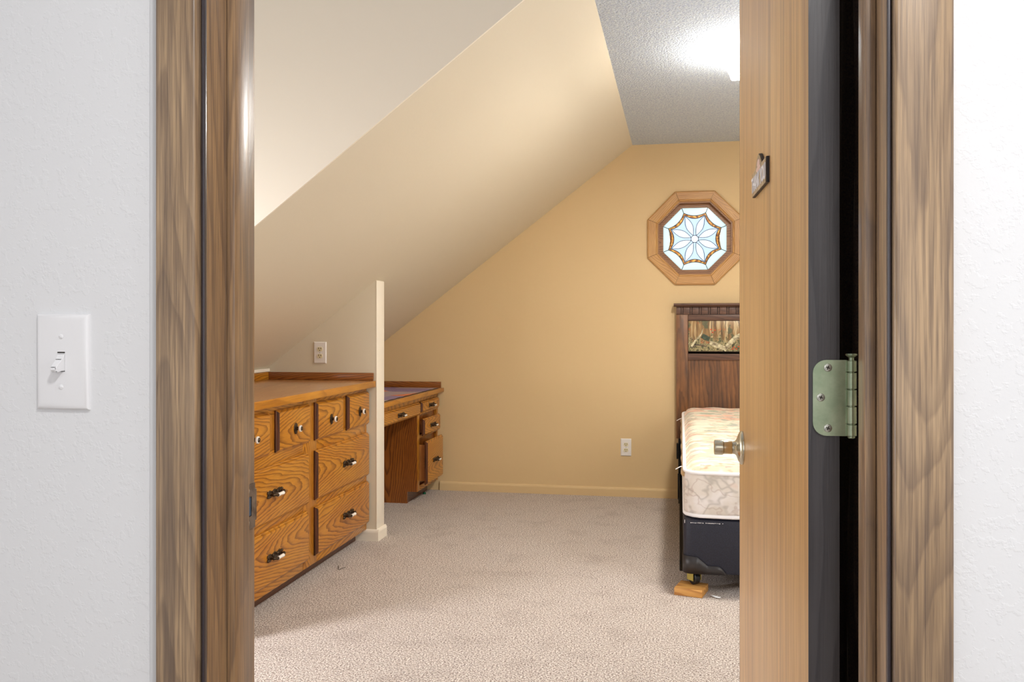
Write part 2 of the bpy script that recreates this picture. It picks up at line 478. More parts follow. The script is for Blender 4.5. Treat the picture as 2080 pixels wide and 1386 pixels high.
# knee wall behind the dresser
box('wall_knee', (-2.36, -2.29, YC+.001, YF-.001, 0, .965), M_cream, kind='structure')
# slope slab
xa, xb = -2.45, SX
prism('wall_slope', [(xa, zs(xa)), (xb, zs(xb)), (xb, H+.1), (xa-.06, zs(xa)+.1)], 'Y', YC+.0105, YF-.0005, M_cream, kind='structure')
# cheek
prism('wall_cheek', [(-2.6, zs(-2.6)), (SX, zs(SX)), (-2.6, H)], 'Y', YC, YC+.01, M_creamwhite, kind='structure')
# flat ceiling, L shaped, with popcorn
cl = [(XL, 1.0501), (1.75, 1.0501), (1.75, YF+.1), (SX, YF+.1), (SX, YC+.0105), (XL, YC+.0105)]
prism('ceiling', cl, 'Z', H, H+.08, M_pop, kind='structure')
# partition
xe = -1.640
prism('wall_partition', [(-2.29, 0), (xe, 0), (xe, zs(xe)), (-2.29, zs(-2.29))], 'Y', YP0, YP1, M_cream, kind='structure')
# its smooth painted end board
prism('trim_1', [(YP0-.0015, 0), (YP1+.0015, 0), (YP1+.0015, zs(xe)-.003), (YP0-.0015, zs(xe)-.003)], 'X', xe, xe+.004, M_creamwhite, kind='structure', bev=.0012)
# hall box around the camera
box('wall_hall_left', (-1.72, -1.62, -1.5, .934, 0, H), M_hall, kind='structure')
box('wall_hall_right', (1.3, 1.4, -1.5, .934, 0, H), M_hall, kind='structure')
box('wall_hall_back', (-1.72, 1.4, -1.6, -1.5, 0, H), M_hall, kind='structure')
box('ceiling_hall', (-1.72, 1.4, -1.6, 1.0, H+.001, H+.08), M_hallsmooth, kind='structure')

# baseboards: profile with an eased top
def base_profile(h=.064, t=.012):
    return [(0, 0), (t, 0), (t, h-.016), (t*.8, h-.008), (t*.45, h-.002), (0, h)]
bp = base_profile()
prism('baseboard_far', [(YF-p[0], p[1]) for p in bp], 'X', -1.70, 1.645, M_tan, kind='structure')
prism('baseboard_right', [(1.65-p[0], p[1]) for p in bp], 'Y', 1.06, YF-.015, M_cream, kind='structure')
prism('baseboard_partition', [(YP0-p[0]-.0015, p[1]) for p in bp], 'X', -1.76, xe+.016, M_creamwhite, kind='structure')
prism('baseboard_end', [(xe+.004+p[0], p[1]) for p in bp], 'Y', YP0-.0015, YP1+.0135, M_creamwhite, kind='structure')

# ---- door casing and jambs
CY0, CY1 = .918, .935
def casing(name, x0, x1, z0, z1, mat):
    bm = bmesh.new(); cx, cz = (x0+x1)/2, (z0+z1)/2
    bm_box(bm, x0-cx, x1-cx, CY0-.9265, CY1-.9265, z0-cz, z1-cz, .003, 3)
    return tag(link(name, bm, mat, None, (cx, .9265, cz), smooth=40), kind='structure')
casing('trim_2', -.596, -.5455, 0, 2.045, M_casz)
casing('trim_3', .2085, .263, 0, 2.045, M_casz)
casing('trim_4', -.596, .263, 2.0455, 2.1, M_casx)
JL, JR = -.540, .204
box('trim_5', (OX0, JL, .9355, 1.052, 0, 2.03), M_jambz, kind='structure', bev=.0015)
box('trim_6', (JR, OX1, .9355, 1.052, 0, 2.03), M_jambz, kind='structure', bev=.0015)
box('trim_7', (OX0, OX1, .9355, 1.052, 2.0305, 2.0495), M_casx, kind='structure', bev=.0015)
box('trim_8', (JL+.0002, JL+.011, .980, 1.017, 0, 2.019), M_jambz, kind='structure', bev=.0015)
box('trim_9', (JR-.011, JR-.0002, .980, 1.017, 0, 2.019), M_jambz, kind='structure', bev=.0015)
box('trim_10', (JL+.0002, JR-.0002, .980, 1.017, 2.0195, 2.0303), M_casx, kind='structure', bev=.0015)
M_revealshade = plain('reveal_shade', (54, 48, 54), .3, 0, .6, .3)  # dark strips put in for the shade between casing and jamb
box('shade_strip_1', (-.5445, -.5402, .9300, .9354, 0, 2.03), M_revealshade, kind='structure', bev=.001)
box('shade_strip_2', (.2042, .2078, .9300, .9354, 0, 2.03), M_revealshade, kind='structure', bev=.001)
# smooth bead of paint where the wall meets the casing
box('trim_11', (-.612, -.5962, .9325, .935, 0, 2.1), M_hallsmooth, kind='structure', bev=.001)

# ================================================================== octagonal window
win = bpy.data.objects.new('window_1', None); COL.objects.link(win); win['kind'] = 'structure'
win.location = (WX, YF, WZ)
ro, ri = .320, .248
for i in range(8):
    a0 = math.pi/8+i*math.pi/4; a1 = a0+math.pi/4
    g = .0010
    def pt(r, a): rr = r/math.cos(math.pi/8); return Vector((rr*math.cos(a), 0, rr*math.sin(a)))
    # mitred board, own local frame with x along the board
    am = (a0+a1)/2; along = Vector((-math.sin(am), 0, math.cos(am))); out = Vector((math.cos(am), 0, math.sin(am)))
    ctr = out*((ro+ri)/2)
    ho, hi = ro*math.tan(math.pi/8)-g, ri*math.tan(math.pi/8)-g
    hw = (ro-ri)/2
    prof = [(hw, 0), (hw, -.016), (hw*.8, -.020), (-hw*.55, -.020), (-hw*.7, -.016), (-hw*.88, -.018), (-hw, -.012), (-hw, 0)]
    bm = bmesh.new(); A = []; B = []
    for o_, d_ in prof:
        hh = hi+(ho-hi)*(o_+hw)/(2*hw)
        A.append(bm.verts.new((-hh, d_, o_))); B.append(bm.verts.new((hh, d_, o_)))
    bm.faces.new(A); bm.faces.new(B[::-1])
    for k in range(len(prof)): bm.faces.new((A[k], B[k], B[(k+1) % len(prof)], A[(k+1) % len(prof)]))
    # local x -> along, local z -> out : rotation about Y
    ang = math.atan2(-along.z, along.x)
    o = link('board', bm, M_winoak['X'], win, ctr, (0, ang+math.pi, 0))
# stop bead ring, jamb ring and sash ring
def ring(name, r1, r0, y0, y1, mat, parent):
    bm = bmesh.new(); P1 = octa(r1); P0 = octa(r0)
    L = [[bm.verts.new((p[0], y, p[1])) for p in q] for q, y in ((P1, y0), (P0, y0), (P0, y1), (P1, y1))]
    for k in range(8):
        k2 = (k+1) % 8
        for j in range(4): bm.faces.new((L[j][k], L[j][k2], L[(j+1) % 4][k2], L[(j+1) % 4][k]))
    return link(name, bm, mat, parent)
ring('stop_bead', .2615, .240, -.006, .012, M_sash, win)
ring('window_jamb', .2615, .243, .0125, .11, M_sash, win)
ring('sash', .2425, .214, .045, .075, M_sash, win)
# leaded panes
GY = .058
def cames(bm, pts, r=.0022): bm_tube(bm, [(p[0], GY, p[1]) for p in pts], r, 6)
def pane(name, pts, mat, dy=0.0):
    bm = bmesh.new(); c = (sum(p[0] for p in pts)/len(pts), sum(p[1] for p in pts)/len(pts))
    A = [bm.verts.new((p[0]-c[0], -.0015, p[1]-c[1])) for p in pts]; B = [bm.verts.new((p[0]-c[0], .0015, p[1]-c[1])) for p in pts]
    f = bm.faces.new(A); f2 = bm.faces.new(B[::-1])
    for k in range(len(pts)): bm.faces.new((A[k], B[k], B[(k+1) % len(pts)], A[(k+1) % len(pts)]))
    bmesh.ops.triangulate(bm, faces=[f, f2])
    return link(name, bm, mat, win, (c[0], GY+dy, c[1]))
def pol(r, a): return Vector((r*math.cos(a), r*math.sin(a)))
RG = .2138; rg = RG/math.cos(math.pi/8)
came = bmesh.new()
rv1, rv0 = .194, .178     # webs' vertex radius outer/inner
sag1, sag0 = .160, .141
def web(i, rv, sag, n=10):
    a0 = math.pi/8+i*math.pi/4; a1 = a0+math.pi/4
    p0, p1 = pol(rv, a0), pol(rv, a1); m = (p0+p1)/2; mm = pol(sag, (a0+a1)/2)
    c = m+(mm-m)*2   # quadratic control
    return [(1-s)**2*p0+2*s*(1-s)*c+s*s*p1 for s in [k/n for k in range(n+1)]]
for i in range(8):
    a0 = math.pi/8+i*math.pi/4; a1 = a0+math.pi/4
    o1 = web(i, rv1, sag1); o0 = web(i, rv0, sag0)
    pane('rim_pane', [pol(rg, a0), pol(rg, a1)]+o1[::-1], G_bevel)
    pane('amber_strip', o1+o0[::-1], G_amber)
    cames(came, o1); cames(came, o0)
    cames(came, [pol(rg, a0), pol(rv1, a0)])
rc = .026
def petal(a, n=8):
    b, t_ = pol(rc*.97, a), pol(rv0-.008, a); d = t_-b; nrm = Vector((-d.y, d.x))
    L = [b+d*s+nrm*(.17*math.sin(math.pi*s)*(1-.12*s)) for s in [k/n for k in range(n+1)]]
    Rr = [b+d*s-nrm*(.17*math.sin(math.pi*s)*(1-.12*s)) for s in [k/n for k in range(n+1)]]
    # narrow root
    return L, Rr
for i in range(8):
    a0 = math.pi/8+i*math.pi/4; a1 = a0+math.pi/4
    L, Rr = petal(a0)
    pane('petal_pane', L+Rr[::-1][1:-1], G_petal)
    cames(came, L, .0018); cames(came, Rr, .0018)
    L2, R2 = petal(a1)
    o0 = web(i, rv0, sag0)
    pane('field_pane', L[:]+[o0[0]]+o0[1:]+R2[::-1], G_clear, .0002)
pane('centre_pane', [pol(rc, math.pi/8+k*math.pi/4) for k in range(8)], G_petal)
cames(came, [pol(rc, math.pi/8+k*math.pi/4) for k in range(9)])
link('lead_came', came, M_lead, win)

# dormer window (out of frame beside the doorway, gives the daylight on the carpet)
dw = bpy.data.objects.new('window_2', None); COL.objects.link(dw); dw['kind'] = 'structure'; dw.location = (-2.5, 2.25, 1.175)
for nm, b in (('frame', (-.01, .012, -.40, -.345, -.73, .73)), ('frame', (-.01, .012, .345, .40, -.73, .73)),
              ('frame', (-.01, .012, -.344, .344, .67, .73)), ('frame', (-.01, .012, -.344, .344, -.73, -.67))):
    box(nm, b, M_casz, dw, .002)

dw = bpy.data.objects.new('added_window', None); COL.objects.link(dw); dw['kind'] = 'structure'; dw.location = (1.65, 2.55, 1.45)  # unseen window, added as the opening for the side fill light
for nm, b in (('frame', (-.012, .010, -.55, -.495, -.65, .65)), ('frame', (-.012, .010, .495, .55, -.65, .65)),  # frame parts of the added window
              ('frame', (-.012, .010, -.494, .494, .595, .65)), ('frame', (-.012, .010, -.494, .494, -.65, -.595))):
    box(nm, b, M_casz, dw, .002)

# ================================================================== dresser
XFR = -1.695      # face frame plane
XDF = -1.675      # drawer front plane
def drawer_front(parent_name, y0, y1, z0, z1, xf, mat, parent, t=.020, label=None):
    """overlay drawer front with a routed, stepped edge; faces +X; origin at its back centre"""
    cy, cz = (y0+y1)/2, (z0+z1)/2
    hy, hz = (y1-y0)/2, (z1-z0)/2
    prof = [(0, 0), (0, t*.38), (.0025, t*.46), (.0045, t*.50), (.0055, t*.62), (.009, t*.86), (.0125, t*.97), (.016, t)]
    bm = bmesh.new(); rings = []
    for ins, d in prof:
        rings.append([bm.verts.new((d, sy*(hy-ins), sz*(hz-ins))) for sy, sz in ((-1, -1), (1, -1), (1, 1), (-1, 1))])
    for a, b in zip(rings, rings[1:]):
        for k in range(4): bm.faces.new((a[k], a[(k+1) % 4], b[(k+1) % 4], b[k]))
    bm.faces.new(rings[0][::-1]); bm.faces.new(rings[-1])
    o = link(parent_name, bm, [mat, M_endshade], parent, (xf-t, cy, cz), smooth=20)
    for p in o.data.polygons:        # shade on the end edges painted in as darker oak
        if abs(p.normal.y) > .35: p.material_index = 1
    if label: o['label'] = label
    return o

def knob_mesh(parent, loc):
    """bronze oval rosette, porcelain ring, bronze cap"""
    bm = bmesh.new()
    bm_lathe(bm, [(0, .9), (.0015, 1), (.003, .93), (.0042, .6), (.006, .32), (.017, .26), (.018, .3)], origin=Vector(), seg=24, sx=.019, sy=.025)
    # beaded rim
    for k in range(16):
        a = 2*math.pi*k/16
        bmesh.ops.create_icosphere(bm, subdivisions=1, radius=.0022, matrix=Matrix.Translation((.002, .0178*math.cos(a), .0235*math.sin(a))))
    k_ = link('knob', bm, M_bronze, parent, loc, smooth=50)
    bm = bmesh.new()
    bm_lathe(bm, [(.017, .008), (.018, .0125), (.021, .0150), (.025, .0152), (.028, .0135), (.029, .010)], seg=24)
    link('porcelain_ring', bm, M_porc, k_, smooth=40)
    bm = bmesh.new()
    bm_lathe(bm, [(.0285, .0105), (.030, .0102), (.0315, .008), (.031, .006), (.0325, .004), (.033, .0015)], seg=24)
    link('knob_cap', bm, M_bronze, k_, smooth=40)
    return k_

def pull_mesh(parent, loc, s=1.0):
    """ornate bronze back plate with two posts and a bowed bail holding a porcelain grip"""
    bm = bmesh.new()
    # lobed plate outline
    n = 48; L = .050*s; out = []
    for k in range(n):
        a = 2*math.pi*k/n; y = math.cos(a)*L
        h = (.0075+.0055*abs(math.cos(y/L*math.pi*1.5)))*s
        if abs(y) > L*.86: h *= 1-.55*((abs(y)/L-.86)/.14)
        out.append((y, math.copysign(h*min(1, abs(math.sin(a))*1.7), math.sin(a)) if abs(math.sin(a)) > 1e-6 else 0))
    A = [bm.verts.new((0, p[0], p[1])) for p in out]; B = [bm.verts.new((.003, p[0]*.95, p[1]*.85)) for p in out]
    bm.faces.new(A[::-1]); bm.faces.new(B)
    for k in range(n): bm.faces.new((A[k], A[(k+1) % n], B[(k+1) % n], B[k]))
    for sy in (-1, 1):   # scroll bosses and posts
        bm_lathe(bm, [(.001, .009*s), (.005, .0085*s), (.007, .005*s), (.016, .0042*s), (.019, .0058*s), (.023, .0052*s), (.025, .002*s)], origin=Vector((0, sy*.036*s, 0)), seg=12)
        bmesh.ops.create_icosphere(bm, subdivisions=2, radius=.0052*s, matrix=Matrix.Translation((.002, sy*.047*s, .006*s)))
        bmesh.ops.create_icosphere(bm, subdivisions=2, radius=.0052*s, matrix=Matrix.Translation((.002, sy*.047*s, -.006*s)))
        bmesh.ops.create_icosphere(bm, subdivisions=2, radius=.005*s, matrix=Matrix.Translation((.003, sy*.015*s, .004*s)))
    p = link('pull', bm, M_bronze, parent, loc, smooth=50)
    for sy in (-1, 1):
        bm = bmesh.new()
        pts = [(.020, sy*.040*s, 0), (.023, sy*.034*s, -.001), (.0255, sy*.028*s, -.002), (.027, sy*.022*s, -.003), (.0275, sy*.018*s, -.003)]
        bm_tube(bm, pts, [.0030*s, .0042*s, .0036*s, .0050*s, .0056*s], 10)
        link('bail', bm, M_bronze, p, smooth=50)
    bm = bmesh.new()
    bm_lathe(bm, [(-.019*s, .0048*s), (-.018*s, .0060*s), (-.010*s, .0056*s), (0, .0050*s), (.010*s, .0056*s), (.018*s, .0060*s), (.019*s, .0048*s)],
             axis=Vector((0, 1, 0)), origin=Vector((.0278, 0, -.003)), seg=14)
    link('porcelain_grip', bm, M_porc, p, smooth=50)
    return p

dr = thing('dresser', 'long built-in golden oak dresser with knobs over porcelain pulls, under the slope', 'dresser', (XFR, 3.78, 0))
def rel(o, b): return (b[0]-o[0], b[1]-o[0], b[2]-o[1], b[3]-o[1], b[4]-o[2], b[5]-o[2])
D0 = (XFR, 3.78, 0)
Y0d, Y1d = 2.96, YP0-.002
box('carcass', rel(D0, (-2.285, XFR-.019, Y0d, Y1d, .062, .845)), M_oakZx, dr)
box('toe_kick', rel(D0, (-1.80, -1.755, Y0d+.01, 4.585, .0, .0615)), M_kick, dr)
# face frame: stiles and rails
def ff(name, y0, y1, z0, z1, mat): box(name, rel(D0, (XFR-.0185, XFR, y0, y1, z0, z1)), mat, dr, .0012)
ff('stile', Y0d, 3.09, .062, .845, M_oakZ); ff('stile', 3.765, 3.92, .062, .845, M_oakZ); ff('stile', 4.578, Y1d, .062, .845, M_oakZ)
for (a, b) in ((3.0905, 3.7645), (3.9205, 4.5775)):
    for z0, z1 in ((.062, .112), (.318, .372), (.580, .656), (.808, .845)): ff('rail', a, b, z0, z1, M_oakY)
ff('stile', 3.40, 3.485, .6565, .8075, M_oakZ); ff('stile', 4.21, 4.295, .6565, .8075, M_oakZ)
for (a, b) in ((3.075, 3.408), (3.476, 3.812), (3.885, 4.218), (4.286, Y1d)):
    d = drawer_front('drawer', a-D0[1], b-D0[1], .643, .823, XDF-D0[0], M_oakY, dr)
    knob_mesh(d, (.0202, 0, -.005))
for (a, b) in ((3.075, 3.800), (3.885, Y1d)):
    for z0, z1 in ((.362, .595), (.100, .328)):
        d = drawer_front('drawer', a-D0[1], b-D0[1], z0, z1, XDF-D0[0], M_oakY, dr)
        pull_mesh(d, (.0202, 0.03 if b > 4 else 0, .002), 1.35)

def worktop(name, label, x0, x1, y0, y1, z0, z1, mat):
    cx, cy, cz = (x0+x1)/2, (y0+y1)/2, z0
    o = thing(name, label, 'worktop', (cx, cy, cz))
    hx, hy, t = (x1-x0)/2, (y1-y0)/2, z1-z0
    bm = bmesh.new()
    prof = [(-hx, 0), (hx-.006, 0), (hx-.001, .004), (hx, t*.45), (hx-.001, t*.75), (hx-.005, t*.93), (hx-.012, t), (-hx, t)]
    A = [bm.verts.new((p[0], -hy, p[1]-t/2)) for p in prof]; B = [bm.verts.new((p[0], hy, p[1]-t/2)) for p in prof]
    bm.faces.new(A); bm.faces.new(B[::-1])
    for k in range(len(prof)): bm.faces.new((A[k], B[k], B[(k+1) % len(prof)], A[(k+1) % len(prof)]))
    link('top_board', bm, mat, o, (0, 0, t/2), smooth=35)
    # bullnose strip of solid oak on the front edge
    return o, (cx, cy, cz)
wt, W0 = worktop('worktop', 'oak worktop with low backsplash lying on the long dresser', -2.285, -1.650, 2.95, YP0-.001, .8455, .883, M_oakYx)
box('nosing', rel(W0, (-1.6495, -1.6420, 2.95, YP0-.001, .8475, .8825)), M_nose, wt, .003, 3)
box('backsplash', rel(W0, (-2.285, -1.652, YP0-.020, YP0-.002, .8835, .926)), M_oakX, wt, .002)
box('backsplash', rel(W0, (-2.285, -2.266, 2.95, YP0-.0205, .8835, .926)), M_oakY, wt, .002)
box('trim_12', (-2.287, -2.268, 2.95, YP0-.001, .9275, .945), M_creamwhite, kind='structure', bev=.001)

# ================================================================== desk
Y0k, Y1k = YP1+.016, YF-.003
K0 = (-1.715, 5.42, 0)
dk = thing('desk', 'built-in golden oak desk with a pedestal of half-open drawers beyond the partition', 'desk', K0)
XK = -1.715
zt = .708
box('pedestal', rel(K0, (-2.22, XK-.0185, 5.632, Y1k, .075, zt-.001)), M_oakZx, dk)
prism('side_panel', [(-2.24, 0), (-1.785, 0), (-1.785, .078), (XK-.0005, .078), (XK-.0005, .590), (-2.24, .590)], 'Y', 5.614, 5.6315, M_oakZx, dk)
dk.children[-1].location = Vector(dk.children[-1].location)-Vector(K0)
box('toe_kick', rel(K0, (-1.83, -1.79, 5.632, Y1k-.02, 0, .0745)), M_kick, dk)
box('stile', rel(K0, (XK-.018, XK, 5.614, 5.665, .078, .588)), M_oakZ, dk, .001)
box('stile', rel(K0, (XK-.018, XK, 6.085, Y1k, .078, .588)), M_oakZ, dk, .001)
box('rail', rel(K0, (XK-.018, XK, Y0k, Y1k, .676, zt-.001)), M_oakY, dk, .001)
box('rail', rel(K0, (XK-.018, XK, 5.614, Y1k, .5885, .606)), M_oakY, dk, .001)
for z0, z1 in ((.430, .452), (.078, .112)):
    box('rail', rel(K0, (XK-.018, XK, 5.6655, 6.0845, z0, z1)), M_oakY, dk, .001)
box('apron', rel(K0, (XK-.022, XK-.0012, Y0k, 5.6135, .606, .6755)), M_oakY, dk)
# pencil drawer and three pedestal drawers
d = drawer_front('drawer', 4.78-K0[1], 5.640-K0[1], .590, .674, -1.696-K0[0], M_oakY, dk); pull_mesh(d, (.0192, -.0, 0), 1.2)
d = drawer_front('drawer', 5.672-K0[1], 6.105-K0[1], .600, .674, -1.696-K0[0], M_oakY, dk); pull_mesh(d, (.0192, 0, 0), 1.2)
def open_drawer(xf, y0, y1, z0, z1, bz1):
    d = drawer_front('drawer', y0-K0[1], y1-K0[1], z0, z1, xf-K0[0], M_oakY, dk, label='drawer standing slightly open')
    pull_mesh(d, (.0202, 0, 0), 1.2)
    cy = (y0+y1)/2; cz = (z0+z1)/2
    # box behind the front: two sides, back and bottom
    bm = bmesh.new(); hy = (y1-y0)/2-.028; zb0 = z0-cz+.02; zb1 = bz1-cz
    for b in ((-.42, -.001, -hy, -hy+.012, zb0, zb1), (-.42, -.001, hy-.012, hy, zb0, zb1), (-.42, -.408, -hy+.0121, hy-.0121, zb0, zb1), (-.407, -.001, -hy+.0121, hy-.0121, zb0+.005, zb0+.012)):
        bm_box(bm, *b)
    # dovetail keys showing on the near side
    for k in range(12):
        z = zb0+.01+(zb1-zb0-.02)*k/11
        bm_box(bm, -.016, -.004, -hy-.0008, -hy, z-.003, z+.003)
    link('drawer_box', bm, M_drawerbox, d)
    return d
open_drawer(-1.676, 5.655, 6.060, .446, .560, .540)
open_drawer(-1.652, 5.642, 6.045, .122, .412, .385)
wt2, W2 = worktop('worktop', 'oak desk worktop with a backsplash against the tan wall', -2.285, -1.677, YP1+.0135, YF-.001, .7085, .740, M_oakYx)
box('nosing', rel(W2, (-1.6765, -1.670, YP1+.0135, YF-.001, .7105, .7395)), M_nose, wt2, .003, 3)
box('backsplash', rel(W2, (-2.285, -1.690, YF-.018, YF-.002, .7405, .783)), M_oakX, wt2, .002)

# printed poster mat on the desk
def poster_mat():
    m, nt, b = new_mat('printed_poster'); t = NT(nt)
    co = t.n('ShaderNodeTexCoord').outputs['Object']
    sp = t.n('ShaderNodeSeparateXYZ'); t.l(co, sp.inputs[0])
    vo = t.n('ShaderNodeTexVoronoi'); vo.inputs['Scale'].default_value = 3.4
    t.l(co, vo.inputs['Vector'])
    c = t.ramp(vo.outputs['Color'], [(0, lin((176, 160, 176))), (.30, lin((196, 180, 184))), (.42, lin((124, 106, 168))), (.52, lin((232, 118, 66))), (.68, lin((206, 190, 190))), (.82, lin((140, 122, 176)))])
    n_ = c.node; n_.color_ramp.interpolation = 'CONSTANT'
    w_ = t.noise(co, 42, 3, .7)
    c = t.mix(t.ramp(w_, [(.66, (0, 0, 0, 1)), (.70, (1, 1, 1, 1))]), c, lin((226, 220, 224)))
    t.l(c, b.inputs['Base Color']); b.inputs['Roughness'].default_value = .35
    return m
bm = bmesh.new(); bm_box(bm, -.27, .27, -.60, .60, 0, .0022, .0006, 1)
po = tag(link('poster', bm, poster_mat(), None, (-1.965, 5.44, .7412)), 'purple and orange printed poster spread flat over the desk', 'poster')
bm = bmesh.new()
pts = []
for k in range(25):
    y = -.60+1.2*k/24; pts.append((.2725+.003*math.sin(k*1.9), y, .0016+.0008*math.sin(k*2.3)))
bm_tube(bm, pts, .0018, 6)
link('curled_edge', bm, M_slot, po)

# ================================================================== outlets
def outlet(label, loc):
    o = thing('wall_outlet', label, 'outlet', loc)
    bm = bmesh.new()
    w_, h_ = .0365, .060
    rings = [[bm.verts.new((sx*(w_-i), -d, sz*(h_-i))) for sx, sz in ((-1, -1), (1, -1), (1, 1), (-1, 1))] for i, d in ((0, 0), (0, .003), (.004, .006))]
    for a, b in zip(rings, rings[1:]):
        for k in range(4): bm.faces.new((a[k], a[(k+1) % 4], b[(k+1) % 4], b[k]))
    bm.faces.new(rings[-1]); bm.faces.new(rings[0][::-1])
    link('cover_plate', bm, M_plate2, o)
    for sz in (-1, 1):
        bm = bmesh.new(); pts = []
        for k in range(20):
            a = 2*math.pi*k/20; pts.append((.0165*math.cos(a), max(-.0125, min(.0125, .0165*math.sin(a)))))
        A = [bm.verts.new((p[0], 0, p[1])) for p in pts]; B = [bm.verts.new((p[0]*.94, -.0025, p[1]*.94)) for p in pts]
        bm.faces.new(A); bm.faces.new(B[::-1])
        for k in range(20): bm.faces.new((A[k], A[(k+1) % 20], B[(k+1) % 20], B[k]))
        rc_ = link('receptacle', bm, M_ivory, o, (0, -.0061, sz*.0195))
        bm = bmesh.new()
        for sx, hh in ((-.0062, .0048), (.0062, .004)): bm_box(bm, sx-.0016, sx+.0016, -.0031, -.0026, .002-hh+.002, .002+hh+.002)
        bm_lathe(bm, [(0, .0026), (.0006, .0026)], axis=Vector((0, -1, 0)), origin=Vector((0, -.0026, -.0072)), seg=12)
        link('slot', bm, M_slot, rc_)
    bm = bmesh.new(); bm_lathe(bm, [(0, .0028), (.0012, .0024), (.0016, .001)], axis=Vector((0, -1, 0)), seg=12)
    link('screw', bm, M_screw, o, (0, -.0061, 0))
    return o
outlet('white duplex outlet low on the bare tan wall', (-.364, YF, .343))
outlet('white duplex outlet on the cream partition above the dresser', (-1.967, YP0, 1.036))

# ================================================================== light switch
sw = thing('light_switch', 'white toggle light switch on the white textured hall wall', 'light switch', (-.7265, .935, 1.138))
bm = bmesh.new(); w_, h_ = .035, .0572
prof = [(0, 0), (0, .0025), (.0008, .004), (.0025, .0055), (.005, .0063), (.008, .0066)]
rings = [[bm.verts.new((sx*(w_-i), -d, sz*(h_-i))) for sx, sz in ((-1, -1), (1, -1), (1, 1), (-1, 1))] for i, d in prof]
for a, b in zip(rings, rings[1:]):
    for k in range(4): bm.faces.new((a[k], a[(k+1) % 4], b[(k+1) % 4], b[k]))
bm.faces.new(rings[0][::-1])
# front face with the toggle slot left open
R_ = rings[-1]; sl = [bm.verts.new((sx*.0052, -.0066, sz*.0120)) for sx, sz in ((-1, -1), (1, -1), (1, 1), (-1, 1))]
sb = [bm.verts.new((sx*.0052, -.0010, sz*.0120)) for sx, sz in ((-1, -1), (1, -1), (1, 1), (-1, 1))]
for k in range(4):
    bm.faces.new((R_[k], R_[(k+1) % 4], sl[(k+1) % 4], sl[k])); bm.faces.new((sl[k], sl[(k+1) % 4], sb[(k+1) % 4], sb[k]))
fb = bm.faces.new(sb)
o = link('cover_plate', bm, M_plate, sw, smooth=45)
bm = bmesh.new(); bm_box(bm, -.005, .005, -.0062, -.0012, -.0112, .0104)
link('switch_body', bm, M_plate, sw, (0, .0002, 0))
bm = bmesh.new(); bm_box(bm, -.0051, .0051, -.0063, -.0012, .0106, .0119); bm_box(bm, .0036, .0051, -.0063, -.0012, -.0119, -.0113)  # dark bars stand in for the shade inside the toggle slot
tag(link('slot_shadow', bm, M_slot, sw), kind='stuff')
# toggle: tapered paddle pointing down and outward (off)
bm = bmesh.new()
sec = [(-.0006, .0100, .0048, .0), (-.0068, .0098, .0048, .0), (-.0100, .0035, .0046, 0), (-.0190, -.0075, .0040, 0), (-.0205, -.0105, .0036, 0)]
top = [(-.0010, .0098), (-.0068, .0096), (-.0110, .0030), (-.0200, -.0060), (-.0212, -.0085)]
bot = [(-.0010, -.0105), (-.0068, -.0108), (-.0100, -.0108), (-.0172, -.0122), (-.0200, -.0108)]
ww = [.0048, .0048, .0045, .0040, .0034]
T = [[bm.verts.new((sx*w2, p[0], p[1])) for sx in (-1, 1)] for p, w2 in zip(top, ww)]
Bv = [[bm.verts.new((sx*w2, p[0], p[1])) for sx in (-1, 1)] for p, w2 in zip(bot, ww)]
for i in range(4):
    bm.faces.new((T[i][0], T[i][1], T[i+1][1], T[i+1][0])); bm.faces.new((Bv[i][0], Bv[i+1][0], Bv[i+1][1], Bv[i][1]))
    for s_ in (0, 1): bm.faces.new((T[i][s_], T[i+1][s_], Bv[i+1][s_], Bv[i][s_]))
bm.faces.new((T[0][0], Bv[0][0], Bv[0][1], T[0][1])); bm.faces.new((T[4][0], T[4][1], Bv[4][1], Bv[4][0]))
bmesh.ops.bevel(bm, geom=bm.edges[:], offset=.0006, segments=2, affect='EDGES')
link('toggle', bm, M_plate, sw, smooth=40)
for sz in (-1, 1):
    bm = bmesh.new(); bm_lathe(bm, [(0, .0032), (.0006, .0030), (.0012, .0020), (.0014, .0005)], axis=Vector((0, -1, 0)), seg=16)
    bm_box(bm, -.0027, .0027, -.0016, -.0012, -.0003, .0003)
    link('screw', bm, M_plate, sw, (0, -.0064, sz*.0302), (0, R(35) if sz > 0 else 0, 0), smooth=40)

# ================================================================== door
dang = R(90+2.4)
door = thing('door_1', None, None, (.1495, 1.080, .012), (0, 0, dang)); door['kind'] = 'structure'
DW, DT, DH = .735, .035, 2.0
box('door_slab', (.0018, DW-.0015, -DT, 0, 0, DH), M_door, door, .0008)
box('edge_band', (0, .0017, -DT, 0, 0, DH), M_dooredge, door)
box('edge_band', (DW-.0014, DW, -DT, 0, 0, DH), M_dooredge, door)
# hinge (part of the door): leaf on the edge, knuckles and pin
hz = 1.0965-.012
bm = bmesh.new()
def rounded(y0, y1, z0, z1, r, n=8):
    pts = [(y1, z0), (y1, z1)]
    for k in range(n+1):
        a = math.pi/2*k/n; pts.append((y0+r-r*math.sin(a), z1-r+r*math.cos(a)))
    for k in range(n+1):
        a = math.pi/2*k/n; pts.append((y0+r-r*math.cos(a), z0+r-r*math.sin(a)))
    return pts
